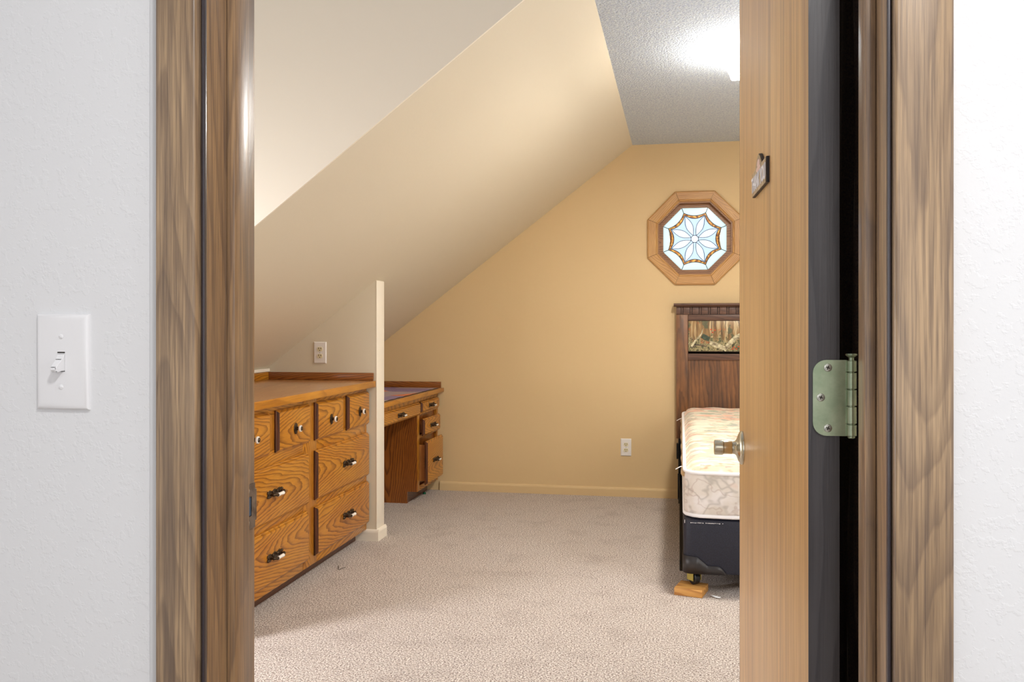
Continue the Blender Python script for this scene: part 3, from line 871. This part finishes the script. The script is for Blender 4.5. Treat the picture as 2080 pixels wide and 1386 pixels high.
# local y runs away from the hall face: 0 (hall side) .. -DT ; barrel beyond -DT
pts = rounded(.0, .0385, -.0445, .0445, .0155)
A = [bm.verts.new((-.0022, -.0045-p[0], p[1])) for p in pts]; B = [bm.verts.new((-.0002, -.0045-p[0], p[1])) for p in pts]
bm.faces.new(A); bm.faces.new(B[::-1])
for k in range(len(pts)): bm.faces.new((A[k], A[(k+1) % len(pts)], B[(k+1) % len(pts)], B[k]))
hg = link('hinge', bm, M_hinge, door, (0, 0, hz))
hy_ = -.0475
kz = [-.0445, -.0302, -.0092, .0105, .0305, .0445]
for i in range(5):
    bm = bmesh.new(); bm_lathe(bm, [(kz[i]+.0005, .0052), (kz[i]+.001, .0058), (kz[i+1]-.001, .0058), (kz[i+1]-.0005, .0052)], axis=Vector((0, 0, 1)), seg=20)
    link('knuckle', bm, M_hinge, hg, (-.0035, hy_, 0), smooth=40)
    if i % 2 == 0:
        pass
bm = bmesh.new(); bm_lathe(bm, [(-.047, .003), (-.046, .0042), (.0445, .003), (.0475, .003), (.049, .0052), (.0505, .0066), (.052, .0062)], axis=Vector((0, 0, 1)), seg=20)
link('hinge_pin', bm, M_hinge, hg, (-.0035, hy_, 0), smooth=40)
bm = bmesh.new()
for z0, z1 in ((-.0302, -.0092), (.0105, .0305)): bm_box(bm, -.0022, -.0004, -.0432, -.0428, z0, z1)
for py, pz in ((-.0215, .0355), (-.0135, .0005), (-.0215, -.0355)):
    bm = bmesh.new(); bm_lathe(bm, [(0, .0048), (.0006, .0046), (.0008, .0036)], axis=Vector((-1, 0, 0)), seg=18)
    s_ = link('screw', bm, M_screw, hg, (-.0022, py, pz), smooth=30)
    bm = bmesh.new(); bm_box(bm, -.0012, -.0004, -.0024, .0024, -.0006, .0006); bm_box(bm, -.0012, -.0004, -.0006, .0006, -.0024, .0024)
    link('cross_slot', bm, M_slot, s_, (0, 0, 0), (R(20), 0, 0))
# knob (part of the door), rose + neck + faceted cylinder knob
kb = bpy.data.objects.new('door_knob', None); COL.objects.link(kb); kb.parent = door; kb.location = (DW-.060, 0, .945-.012)
ay = Vector((0, 1, 0))
bm = bmesh.new(); bm_lathe(bm, [(0, .0325), (.003, .0328), (.006, .031), (.009, .025), (.0125, .016), (.016, .0125), (.021, .0115)], axis=ay, seg=36)
link('rose', bm, M_nickel, kb, smooth=50)
bm = bmesh.new(); bm_lathe(bm, [(.0205, .0118), (.0215, .0126), (.0365, .0126), (.0372, .0118), (.0375, .0130), (.0385, .0140), (.0530, .0140), (.0545, .0132), (.0545, .004), (.0530, .003)], axis=ay, seg=28)
for k in range(8):
    a = 2*math.pi*k/8
    bm_box(bm, math.cos(a)*.0132-.0012, math.cos(a)*.0132+.0012, .0390, .0540, math.sin(a)*.0132-.0012, math.sin(a)*.0132+.0012)
link('knob_grip', bm, M_nickel, kb, smooth=40)

# sign on the door
def door_pt(px, py):
    """pixel of the photo -> local coordinates on the hall face of the door"""
    th = math.atan(340/1780); c, s = math.cos(th), math.sin(th)
    a = (px-1040)/1780; r = Vector((c*a-s, s*a+c, (664-py)/1780))
    P0 = Vector((.1495, 1.080)); e = Vector((math.cos(dang), math.sin(dang))); n = Vector((-e.y, e.x))
    t = P0.dot(n)/(r.x*n.x+r.y*n.y)
    q = Vector((r.x*t, r.y*t)); return ((q-P0).dot(e), CAM_H+r.z*t-.012)
a_, z0_ = door_pt(1534, 397); b_, z1_ = door_pt(1563, 376); _, zt_ = door_pt(1534, 352); _, zt2_ = door_pt(1563, 320)
x0s, x1s = b_, a_                      # near (hinge side) .. far (latch side)
zb_ = (z0_+z1_)/2; ztp = (zt_+zt2_)/2
wS, hS = x1s-x0s, ztp-zb_
M_signface = worn('sign_camo_face', (150, 128, 96), (196, 172, 138), 60, .6)
M_signblack = plain('sign_black_edge', (28, 18, 20), .5)
sg = thing('door_sign', 'small wooden plaque with white lettering hung on the open door', 'sign')
sg.matrix_world = Matrix.LocRotScale(Vector((.1495, 1.080, .012)), Matrix.Rotation(dang, 3, 'Z'), None) @ Matrix.Translation(((x0s+x1s)/2, .0002, (zb_+ztp)/2))
def sign_outline(w, h):
    p = [(-w/2, -h/2), (w/2, -h/2), (w/2, h/2)]
    # figure on top: a rounded hump with a head
    for k in range(13):
        a = math.pi*k/12; p.append((w*.03+w*.24*math.cos(a)*(1-.45*math.sin(a)), h/2+h*.52*math.sin(a)))
    p.append((-w/2, h/2)); return p
for nm, dep0, dep1, mt, sc in (('backing', 0, .0042, M_signblack, 1.0), ('sign_face', .0043, .0052, M_signface, .96)):
    bm = bmesh.new(); pts = sign_outline(wS*sc, hS*sc)
    A = [bm.verts.new((p[0], dep0, p[1])) for p in pts]; B = [bm.verts.new((p[0], dep1, p[1])) for p in pts]
    bm.faces.new(A); bm.faces.new(B[::-1])
    for k in range(len(pts)): bm.faces.new((A[k], A[(k+1) % len(pts)], B[(k+1) % len(pts)], B[k]))
    link(nm, bm, mt, sg)
M_letter = plain('white_lettering', (238, 236, 240), .6)
def text_mesh(s, size, mat, parent, loc, rot, sx=1.0, name='lettering'):
    cu = bpy.data.curves.new(name, 'FONT'); cu.body = s; cu.size = size; cu.align_x = 'CENTER'; cu.align_y = 'CENTER'; cu.extrude = .0006; cu.offset = .0006
    to = bpy.data.objects.new('tmp', cu); COL.objects.link(to)
    dg = bpy.context.evaluated_depsgraph_get(); me = bpy.data.meshes.new_from_object(to.evaluated_get(dg))
    bpy.data.objects.remove(to)
    me.materials.clear(); me.materials.append(mat)
    o = bpy.data.objects.new(name, me); COL.objects.link(o); o.parent = parent; o.location = loc; o.rotation_euler = rot; o.scale = (sx, 1, 1)
    return o
# the hall sees the face from +y, so +x (towards the latch) is on the viewer's left
text_mesh('THANK YOU', hS*.86, M_letter, sg, (0, .0058, -hS*.06), (R(90), 0, R(180)), sx=wS*.94/(hS*.86*5.6))
bm = bmesh.new()
for (x, z, rx, rz) in ((0, hS*.62, wS*.10, hS*.16), (.0, hS*.40, wS*.16, hS*.12)):
    bmesh.ops.create_icosphere(bm, subdivisions=2, radius=1, matrix=Matrix.Translation((x, .0054, z)) @ Matrix.Diagonal((rx, .0015, rz, 1)))
link('painted_figure', bm, plain('sign_pale_figure', (222, 190, 176), .6), sg, smooth=60)

# strike plate on the latch jamb
stp = thing('strike_plate', 'steel strike plate with two screws let into the door jamb', 'strike plate', (JL, 1.034, .950))
bm = bmesh.new()
bm_box(bm, .0002, .0016, -.015, .016, -.0285, -.0125); bm_box(bm, .0002, .0016, -.015, .016, .0125, .0285)
bm_box(bm, .0002, .0016, .0065, .016, -.0125, .0125); bm_box(bm, .0002, .0016, -.015, -.0105, -.0125, .0125)
pl = [(.0016, .0160), (.0018, .0195), (-.0008, .0225), (-.0020, .0220), (.0004, .0190), (.0002, .0160)]
A = [bm.verts.new((p[0], p[1], -.020)) for p in pl]; B = [bm.verts.new((p[0], p[1], .020)) for p in pl]
bm.faces.new(A); bm.faces.new(B[::-1])
for k in range(6): bm.faces.new((A[k], B[k], B[(k+1) % 6], A[(k+1) % 6]))
link('plate', bm, M_strike, stp)
box('mortise', (.00015, .0008, -.0100, .0060, -.0120, .0120), M_latchhole, stp)
for sz in (-1, 1):
    bm = bmesh.new(); bm_lathe(bm, [(0, .0042), (.0008, .0038), (.0012, .002)], axis=Vector((1, 0, 0)), seg=16)
    link('screw', bm, M_screw, stp, (.0016, -.004, sz*.0205), smooth=40)

# dark blanket hanging from the back of the door
bl = thing('hanging_blanket', 'black blanket hanging in folds behind the open door', 'blanket', (.245, 1.42, 1.05))
bm = bmesh.new(); nu, nv = 70, 60; grid = []
for j in range(nv+1):
    z = -.97+1.87*j/nv; row = []
    for i in range(nu+1):
        y = -.31+.62*i/nu
        x = .016*math.sin(y*42+1.2*math.sin(z*2.1))+.010*math.sin(y*95+z*3)*(1-.4*j/nv)+.006*noise.noise(Vector((y*9, z*4, 3)))
        row.append(bm.verts.new((x, y, z)))
    grid.append(row)
for j in range(nv):
    for i in range(nu): bm.faces.new((grid[j][i], grid[j][i+1], grid[j+1][i+1], grid[j+1][i]))
o = link('cloth', bm, M_blanket, bl, smooth=180)
md = o.modifiers.new('thick', 'SOLIDIFY'); md.thickness = .004
bm = bmesh.new()
bm_tube(bm, [(0, -.30, .905), (0, .30, .905)], .010, 12)
link('rail', bm, M_black, bl, smooth=50)
for y in (-.22, .22):
    bm = bmesh.new(); bm_tube(bm, [(0, y, .905), (0, y, .945), (-.030, y, .962), (-.058, y, .965)], .004, 8)
    link('hook', bm, M_black, bl, smooth=50)

# ================================================================== bed
tilt = math.atan(.075/2.0)
HB = thing('headboard', 'dark wooden headboard with a forest camouflage picture panel under its cap', 'headboard', (.50, 6.06, 0))
hx0, hx1 = -.021-.50, 1.005-.50
def hb(name, b, mat, bev=.002): return box(name, (b[0], b[1], b[2], b[3], b[4], b[5]), mat, HB, bev)
yf = -.0
hb('post', (hx0, hx0+.078, 0, .035, .42, 1.262), M_head); hb('post', (hx1-.078, hx1, 0, .035, .42, 1.262), M_head)
hb('back_panel', (hx0+.0785, hx1-.0785, .014, .032, .40, .995), M_head, 0)
hb('lower_rail', (hx0+.0785, hx1-.0785, .002, .035, .9955, 1.012+.045-.045), M_headx)
hb('middle_rail', (hx0+.0785, hx1-.0785, .002, .035, .955, 1.012), M_headx)
hb('upper_rail', (hx0+.0785, hx1-.0785, .002, .035, 1.222, 1.2615), M_headx)
HB.children[3].name = 'spacer'
bpy.data.objects.remove(HB.children[3])
# frieze with paired vertical grooves: separate little boards
hb('frieze_back', (hx0, hx1, .008, .035, 1.262, 1.316), M_slot, 0)
x = hx0; gw = .0035
pitch = .0575
segs = []; x = hx0
first = True
while x < hx1-.004:
    wide = .030 if first else .044
    e = min(hx1, x+wide); segs.append((x, e)); x = e+gw
    if x >= hx1-.004: break
    e = min(hx1, x+.0095); segs.append((x, e)); x = e+gw; first = False
for a, b in segs: hb('frieze_board', (a, b, .0, .0078, 1.264, 1.316), M_headx, .001)
cap = prism('cap', [(-.030, 1.335), (-.030, 1.326), (-.024, 1.322), (-.018, 1.3165), (.036, 1.3165), (.036, 1.338), (-.028, 1.338)], 'X', hx0-.017, hx1+.017, M_headx, HB)
# picture panel: forest print
def forest():
    m, nt, b = new_mat('forest_print'); t = NT(nt)
    co = t.n('ShaderNodeTexCoord').outputs['Object']
    sp = t.n('ShaderNodeSeparateXYZ'); t.l(co, sp.inputs[0]); X_, Z_ = sp.outputs[0], sp.outputs[2]
    n1 = t.noise(co, 60, 4, .65)
    warpx = t.math('ADD', X_, t.math('MULTIPLY', t.math('SUBTRACT', t.noise(co, 9, 2, .5), .5), .03))
    trunks = t.noise(t.comb(t.math('MULTIPLY', warpx, 46), t.math('MULTIPLY', Z_, 3), 2.0), 1.0, 3, .55)
    c = t.ramp(trunks, [(.30, lin((70, 54, 36))), (.42, lin((124, 96, 62))), (.52, lin((164, 130, 84))), (.62, lin((214, 194, 150))), (.68, lin((120, 96, 66)))])
    leaf = t.noise(t.comb(X_, 0.0, Z_), 24, 4, .7)
    lowmask = t.ramp(t.math('ADD', t.math('MULTIPLY', Z_, 4.0), leaf), [(.35, (1, 1, 1, 1)), (.5, (0, 0, 0, 1))])
    ground = t.ramp(t.noise(co, 48, 4, .7), [(.34, lin((44, 38, 28))), (.44, lin((96, 96, 66))), (.52, lin((190, 176, 130))), (.6, lin((78, 64, 44))), (.68, lin((214, 204, 164)))])
    c = t.mix(lowmask, c, ground)
    gr = t.noise(co, 17, 3, .6)
    c = t.mix(t.math('MULTIPLY', t.ramp(gr, [(.56, (0, 0, 0, 1)), (.62, (1, 1, 1, 1))]), .85), c, lin((84, 92, 66)))
    orr = t.noise(t.comb(t.math('ADD', X_, 4.3), 0.0, Z_), 15, 3, .6)
    c = t.mix(t.math('MULTIPLY', t.ramp(orr, [(.62, (0, 0, 0, 1)), (.69, (1, 1, 1, 1))]), .7), c, lin((186, 92, 44)))
    t.l(c, b.inputs['Base Color']); b.inputs['Roughness'].default_value = .35
    return m
px0, px1, pz0, pz1 = hx0+.0815, hx1-.0815, 1.0145, 1.2195
cxp, czp = (px0+px1)/2, (pz0+pz1)/2
M_forest = forest()
box('picture_back', (px0-.0025, px1+.0025, .0125, .0165, pz0-.002, pz1+.002), M_slot, HB)
pic = box('picture_panel', (px0, px1, .007, .012, pz0, pz1), M_forest, HB, .0015, label='forest print with pale trunks and orange leaves')
pic_c = Vector(pic.location)
# painted birch limbs on the print as thin relief
def limb(pts, rad, mat, nm='birch_limb'):
    bm = bmesh.new(); bm_tube(bm, [(p[0]-pic_c.x, 0, p[1]-pic_c.z) for p in pts], rad, 8)
    for v in bm.verts: v.co.y = v.co.y*.06-.0052
    return link(nm, bm, mat, pic)
M_birch = worn('painted_birch', (226, 216, 176), (120, 104, 78), 45, .5)
M_dkb = worn('painted_branch', (74, 60, 44), (120, 104, 84), 50, .5)
M_leafo = worn('painted_leaves', (216, 96, 40), (170, 60, 24), 60, .5)
q = px0
limb([(q+.020, 1.045), (q+.045, 1.085), (q+.070, 1.11), (q+.088, 1.135), (q+.094, 1.165)], [.007, .006, .005, .004, .003], M_birch)
limb([(q+.02, 1.040), (q+.06, 1.058), (q+.10, 1.052), (q+.12, 1.045)], [.004, .004, .004, .003], M_dkb)
limb([(q+.14, 1.072), (q+.19, 1.052), (q+.25, 1.030)], [.014, .017, .013], M_birch)
limb([(q+.235, 1.020), (q+.275, 1.072), (q+.31, 1.105), (q+.36, 1.135), (q+.40, 1.15)], [.012, .014, .015, .013, .012], M_birch)
limb([(q+.09, 1.12), (q+.115, 1.105), (q+.14, 1.095)], [.016, .018, .012], worn('painted_moss', (74, 88, 66), (44, 56, 40), 60, .5), 'moss_patch')
for i_, (dx, dz) in enumerate(((.300, 1.040), (.315, 1.030), (.330, 1.045), (.345, 1.032), (.290, 1.028), (.16, 1.14), (.175, 1.155), (.15, 1.160))):
    r_ = .007
    limb([(q+dx-r_, dz-.002), (q+dx, dz+.003), (q+dx+r_, dz)], [.002, r_*.7, .002], M_leafo, 'painted_leaf')

# bed frame of black steel with a brass-coloured caster bracket on a wood block
BFY = 3.95
bf = thing('bed_frame', 'black steel bed frame under the box spring, standing on casters', 'bed frame', (.5, 5.0, 0))
def zt_at(y, z0): return z0+(y-3.95)*math.tan(tilt)
for sx in (-1, 1):   # side rails (angle iron)
    bm = bmesh.new()
    xo = .5+sx*.498
    a, b = 4.02, 6.0
    for (xa_, xb_, za, zb) in ((xo-.0015, xo+.0015, .115, .160), ((xo-.03, xo) if sx > 0 else (xo, xo+.03))+(.112, .115)):
        v8 = []
        for y in (a, b):
            dz = (y-3.95)*math.tan(tilt)
            for z in (za, zb):
                for x_ in (xa_, xb_): v8.append(bm.verts.new((x_-.5, y-5.0, z+dz-.035)))
        for f in ((0, 1, 3, 2), (4, 6, 7, 5), (0, 4, 5, 1), (2, 3, 7, 6), (0, 2, 6, 4), (1, 5, 7, 3)): bm.faces.new([v8[i] for i in f])
    link('side_rail', bm, M_black, bf)
# headboard brackets
for sx in (-1, 1):
    xo = sx*.497
    box('bracket', (xo-.010, xo+.010, .985, 1.0, .14, .43), M_black, bf)
    box('hook_plate', (xo+sx*.010-.012, xo+sx*.010+.004, .93, .9845, .30, .40), M_black, bf)
    box('leg', (xo-.014, xo+.014, .93, .96, .03, .20), M_black, bf, .003)
    bm = bmesh.new(); bm_lathe(bm, [(-.010, .020), (-.008, .025), (.008, .025), (.010, .020)], axis=Vector((1, 0, 0)), seg=20)
    link('wheel', bm, M_caster, bf, (xo, .945, .0255), smooth=40)
# foot casters
for sx in (-1, 1):
    cxk = .5+sx*.435
    bm = bmesh.new(); bm_lathe(bm, [(-.014, .022), (-.011, .0275), (.011, .0275), (.014, .022)], axis=Vector((.8, .6, 0)), seg=24)
    zb = .034 if sx < 0 else 0
    link('wheel', bm, M_caster, bf, (cxk-.5, 3.985-5.0, zb+.028), smooth=40)
    bm = bmesh.new()
    bm_box(bm, -.023, .023, -.020, .022, .030, .034)
    bm_box(bm, -.023, -.020, -.020, .022, -.006, .0335)
    bm_box(bm, .020, .023, -.020, .022, -.006, .0335)
    link('caster_fork', bm, M_brass, bf, (cxk-.5, 3.985-5.0, zb+.026), (0, 0, R(36)))
    bm = bmesh.new(); bm_tube(bm, [(0, 0, .0), (0, 0, .05+(.034-zb))], .006, 10)
    link('stem', bm, M_black, bf, (cxk-.5, 3.985-5.0, zb+.058))
bm = bmesh.new(); bm_box(bm, -.062, .062, -.062, .062, 0, .033, .0025, 2)
tag(link('wood_block', bm, M_block, None, (.052, 3.965, .0), (0, 0, R(-14)), smooth=40), 'small pine block under the caster at the foot of the bed', 'wood block')

# box spring
def rrect(hx, hy, r, n=8):
    pts = []
    for cx_, cy_, a0 in ((hx-r, hy-r, 0), (-hx+r, hy-r, 90), (-hx+r, -hy+r, 180), (hx-r, -hy+r, 270)):
        for k in range(n+1):
            a = R(a0+90*k/n); pts.append((cx_+r*math.cos(a), cy_+r*math.sin(a)))
    return pts
def shell(bm, prof, hx, hy, r, closed=True):
    rings = []
    for ins, z in prof:
        rings.append([bm.verts.new((p[0], p[1], z)) for p in rrect(hx-ins, hy-ins, max(.004, r-ins))])
    n = len(rings[0])
    for a, b in zip(rings, rings[1:]):
        for k in range(n): bm.faces.new((a[k], a[(k+1) % n], b[(k+1) % n], b[k]))
    if closed: bm.faces.new(rings[0][::-1]); bm.faces.new(rings[-1])
    return rings
bw, blen = .485, 1.02
BX = .018+bw
bs = thing('box_spring', 'navy vinyl box spring with dark plastic corner guard resting on the bed frame', 'box spring', (BX, BFY+blen, .089+.0383), (tilt, 0, 0))
bm = bmesh.new(); shell(bm, [(.012, 0), (.004, .003), (0, .012), (0, .225), (.004, .236), (.014, .240)], bw, blen, .035)
link('cover', bm, M_navy, bs, smooth=40)
# corner guard: thin shell wrapped round the foot corner with a stepped top
def guard(sx):
    bm = bmesh.new(); N = 40; r = .035; t_ = .003
    path = []
    L1, L2 = .055, .150
    for k in range(8): path.append((-bw-t_, -blen+r+L1*(1-k/8)))
    for k in range(9):
        a = R(180+90*k/8); path.append((-bw+r+(r+t_)*math.cos(a), -blen+r+(r+t_)*math.sin(a)))
    for k in range(1, 25): path.append((-bw+r+L2*k/24, -blen-t_))
    def top(i):
        if i <= 17: return .078
        s = (i-17)/23
        if s < .12: return .076
        if s < .42: return .076-.036*(s-.12)/.30
        if s < .72: return .038
        return .038*max(.05, 1-((s-.72)/.28)**2)
    rows = [[bm.verts.new((sx*-p[0]*-1, p[1], 0.0)), bm.verts.new((sx*-p[0]*-1, p[1], top(i)))] for i, p in enumerate(path)]
    for a, b in zip(rows, rows[1:]): bm.faces.new((a[0], b[0], b[1], a[1]))
    o = link('corner_guard', bm, M_guard, bs, smooth=40)
    m_ = o.modifiers.new('t', 'SOLIDIFY'); m_.thickness = .002; m_.offset = 0
guard(1)
# scuffed white stitching under the top edge
bm = bmesh.new()
for k in range(22):
    x_ = -bw+.030+k*.0065
    if random.random() < .75: bm_box(bm, x_, x_+.004, -blen-.0008, -blen+.0002, .226+random.uniform(-.001, .001), .228+random.uniform(0, .001))
bm_box(bm, -bw+.004, -bw+.006, -blen+.010, -blen+.014, .222, .236)
link('frayed_stitching', bm, M_tapewhite, bs)

# mattress
mt_ = thing('mattress', 'old twin mattress with floral quilted top and white piping, on the box spring', 'mattress', (BX, BFY+blen, .335+.0383), (tilt, 0, 0))
mw, ml, mr, mh = .478, 1.015, .075, .200
bm = bmesh.new(); rows = []
NP = 10
prof = [(.030, .0), (.008, .006)]+[(0-.006*math.sin(math.pi*k/8), .012+(mh-.024)*k/8) for k in range(9)]+[(.004, mh-.006)]
loops = []
for ins, z in prof:
    rr = rrect(mw-ins, ml-ins, mr, 8)
    # subdivide long edges
    pts = []
    for i in range(len(rr)):
        a, b = Vector(rr[i]), Vector(rr[(i+1) % len(rr)]); n_ = max(1, int((b-a).length/.035))
        for k in range(n_): pts.append(a+(b-a)*k/n_)
    loops.append([(p, z) for p in pts])
cnt = min(len(l) for l in loops)
def resample(l, n):
    # by arc length
    P = [q_[0] for q_ in l]; z = l[0][1]; d = [0]
    for i in range(len(P)): d.append(d[-1]+(P[(i+1) % len(P)]-P[i]).length)
    out = []; j = 0
    for k in range(n):
        s = d[-1]*k/n
        while d[j+1] < s: j += 1
        f = (s-d[j])/max(1e-9, d[j+1]-d[j]); out.append((P[j]*(1-f)+P[(j+1) % len(P)]*f, z))
    return out
NN = 200
vr = []
for l in loops:
    row = []
    for p, z in resample(l, NN):
        q_ = .004*noise.noise(Vector((p.x*14, p.y*14, z*22)))+.003*noise.noise(Vector((p.x*40, p.y*40, z*40)))
        d_ = Vector((p.x, p.y)).normalized()*q_ if .01 < z < mh-.01 else Vector((0, 0))
        row.append(bm.verts.new((p.x+d_.x, p.y+d_.y, z)))
    vr.append(row)
for a, b in zip(vr, vr[1:]):
    for k in range(NN): bm.faces.new((a[k], a[(k+1) % NN], b[(k+1) % NN], b[k]))
bm.faces.new(vr[0][::-1]); bm.faces.new(vr[-1])
link('side_panel', bm, M_tickside, mt_, smooth=60)
# quilted top: grid inside the rounded rectangle with crown and transverse puckers
bm = bmesh.new(); nx, ny = 44, 110; G = []
for j in range(ny+1):
    y = -ml+2*ml*j/ny; row = []
    for i in range(nx+1):
        x_ = -mw+2*mw*i/nx
        # squash square grid into rounded rectangle
        ex, ey = mw-.004, ml-.004
        px_, py_ = x_*ex/mw, y*ey/ml
        cx_, cy_ = ex-mr, ey-mr
        if abs(px_) > cx_ and abs(py_) > cy_:
            dx, dy = abs(px_)-cx_, abs(py_)-cy_; m_ = max(dx, dy); l_ = math.hypot(dx, dy)
            if l_ > 1e-6:
                f = m_/l_; px_ = math.copysign(cx_+dx*f, px_); py_ = math.copysign(cy_+dy*f, py_)
        inner = min(ex-abs(px_), ey-abs(py_))
        if abs(px_) > cx_ and abs(py_) > cy_: inner = mr-math.hypot(abs(px_)-cx_, abs(py_)-cy_)
        ed = max(0, min(1, inner/.07))
        crown_ = .038*math.sqrt(1-(1-ed)**2)
        q_ = .0075*abs(math.sin(py_*34+.9*math.sin(px_*7)+1.5*noise.noise(Vector((px_*5, py_*5, 1)))))*ed
        q_ += .006*noise.noise(Vector((px_*9, py_*16, 7)))*ed
        row.append(bm.verts.new((px_, py_, mh-.004+crown_+q_)))
    G.append(row)
for j in range(ny):
    for i in range(nx): bm.faces.new((G[j][i], G[j][i+1], G[j+1][i+1], G[j+1][i]))
link('quilted_top', bm, M_tick, mt_, smooth=180)
for z, nm in ((mh-.001, 'piping'), (.008, 'piping')):
    bm = bmesh.new()
    pts = []
    for p, _ in resample([(Vector(a), 0) for a in rrect(mw+.002, ml+.002, mr, 8)], 160):
        pts.append((p.x, p.y, z+.003*noise.noise(Vector((p.x*8, p.y*8, z)))))
    bm_tube(bm, pts, .0085, 8, closed=True); link(nm, bm, M_tapewhite, mt_, smooth=60)
# tan border strip bulging on the long side
bm = bmesh.new(); pts = []
for k in range(41): pts.append((-mw-.004-.0045*math.sin(k*.9)*.4, -ml+.09+1.88*k/40, mh-.03-.004*math.sin(k*.7)))
bm_tube(bm, pts, [.004]+[.013]*39+[.004], 8); link('handle_border', bm, M_tickedge, mt_, smooth=60)
# two tufting cords sticking out
for y in (-ml+.20, ml-.25):
    bm = bmesh.new(); bm_tube(bm, [(-mw+.0, y, mh-.01), (-mw-.02, y-.006, mh-.012), (-mw-.042, y-.012, mh-.024)], .0022, 6)
    link('loose_thread', bm, M_tapewhite, mt_, smooth=60)

# ================================================================== ceiling light
cl_ = thing('ceiling_light', 'lit square opal glass ceiling lamp on the popcorn ceiling', 'ceiling lamp', (.352, 4.08, H))
bm = bmesh.new()
def sq(h, z, n=8, bulge=0.0):
    pts = []
    for sx, sy, tx, ty in ((-1, -1, 1, 0), (1, -1, 0, 1), (1, 1, -1, 0), (-1, 1, 0, -1)):
        for k in range(n):
            s = 2*h*k/n; u_ = k/n
            off = -bulge*math.sin(math.pi*u_)
            px_ = sx*h+tx*s; py_ = sy*h+ty*s
            # pull the middle of each side inward
            if tx: py_ -= math.copysign(-off, py_)*-1 if False else math.copysign(bulge*math.sin(math.pi*u_), py_)
            else: px_ -= math.copysign(bulge*math.sin(math.pi*u_), px_)
            pts.append((px_, py_, z))
    return pts
rings = []
for h_, z_, bu in ((.165, -.030, .012), (.148, -.045, .008), (.132, -.066, .005), (.122, -.088, .003), (.117, -.108, .001), (.112, -.116, 0), (.05, -.120, 0)):
    rings.append([bm.verts.new(p) for p in sq(h_, z_, 8, bu)])
for a, b in zip(rings, rings[1:]):
    n = len(a)
    for k in range(n): bm.faces.new((a[k], a[(k+1) % n], b[(k+1) % n], b[k]))
bm.faces.new(rings[-1])
o = link('glass_shade', bm, M_shade, cl_, smooth=60)
md = o.modifiers.new('t', 'SOLIDIFY'); md.thickness = .003
bm = bmesh.new(); bm_lathe(bm, [(-.0005, .07), (-.012, .072), (-.022, .06)], axis=Vector((0, 0, 1)), seg=28)
link('canopy', bm, M_plate, cl_, smooth=40)
bm = bmesh.new(); bm_lathe(bm, [(-.022, .012), (-.118, .012)], axis=Vector((0, 0, 1)), seg=12)
link('stem', bm, M_nickel, cl_, smooth=40)
lp = bpy.data.lights.new('bulb', 'POINT'); lp.energy = 9; lp.color = (1, .95, .87); lp.shadow_soft_size = .04
lo = bpy.data.objects.new('bulb', lp); COL.objects.link(lo); lo.parent = cl_; lo.location = (.07, .0, -.06)
ld = bpy.data.lights.new('bulb_down', 'AREA'); ld.shape = 'DISK'; ld.size = .20; ld.energy = 26; ld.color = (1, .95, .87)
ldo = bpy.data.objects.new('bulb_down', ld); COL.objects.link(ldo); ldo.parent = cl_; ldo.location = (0, 0, -.128)

# ================================================================== small litter on the carpet
bm = bmesh.new()
pp = [(-.020, .012), (-.006, .020), (.004, .016), (.022, -.012), (.016, -.018), (0, -.006), (-.012, .004)]
A = [bm.verts.new((p[0], p[1], .001+.004*abs(p[0])/.02)) for p in pp]; bm.faces.new(A)
o = tag(link('paper_scrap', bm, M_paper, None, (.155, 3.905, .003)), 'small torn white paper scrap on the carpet beside the pine block', 'paper scrap')
md = o.modifiers.new('t', 'SOLIDIFY'); md.thickness = .0008
def floor_at(px, py):
    th = math.atan(340/1780); c, s = math.cos(th), math.sin(th)
    a = (px-1040)/1780; t = -CAM_H/((664-py)/1780); return (t*(c*a-s), t*(s*a+c))
for (p0, p1), lb in ((((687, 1150), (687, 1158)), 'short dark thread lying upright in front of the oak dresser'), (((688, 1158), (702, 1153)), 'longer dark thread on the carpet in front of the oak dresser')):
    a, b = floor_at(*p0), floor_at(*p1); c = ((a[0]+b[0])/2, (a[1]+b[1])/2)
    bm = bmesh.new(); bm_tube(bm, [(a[0]-c[0], a[1]-c[1], 0), (.002, .001, .0012), (b[0]-c[0], b[1]-c[1], 0)], .0011, 6)
    tag(link('thread', bm, M_twig, None, (c[0], c[1], .0012)), lb, 'thread')
g = floor_at(871, 994)
bm = bmesh.new(); bm_lathe(bm, [(0, .010), (.004, .012), (.012, .010), (.016, .004)], axis=Vector((0, 0, 1)), seg=12)
tag(link('bottle_cap', bm, M_green, None, (-1.765, 5.95, .0), smooth=40), 'dark green plastic cap on the carpet under the open desk drawer', 'cap')
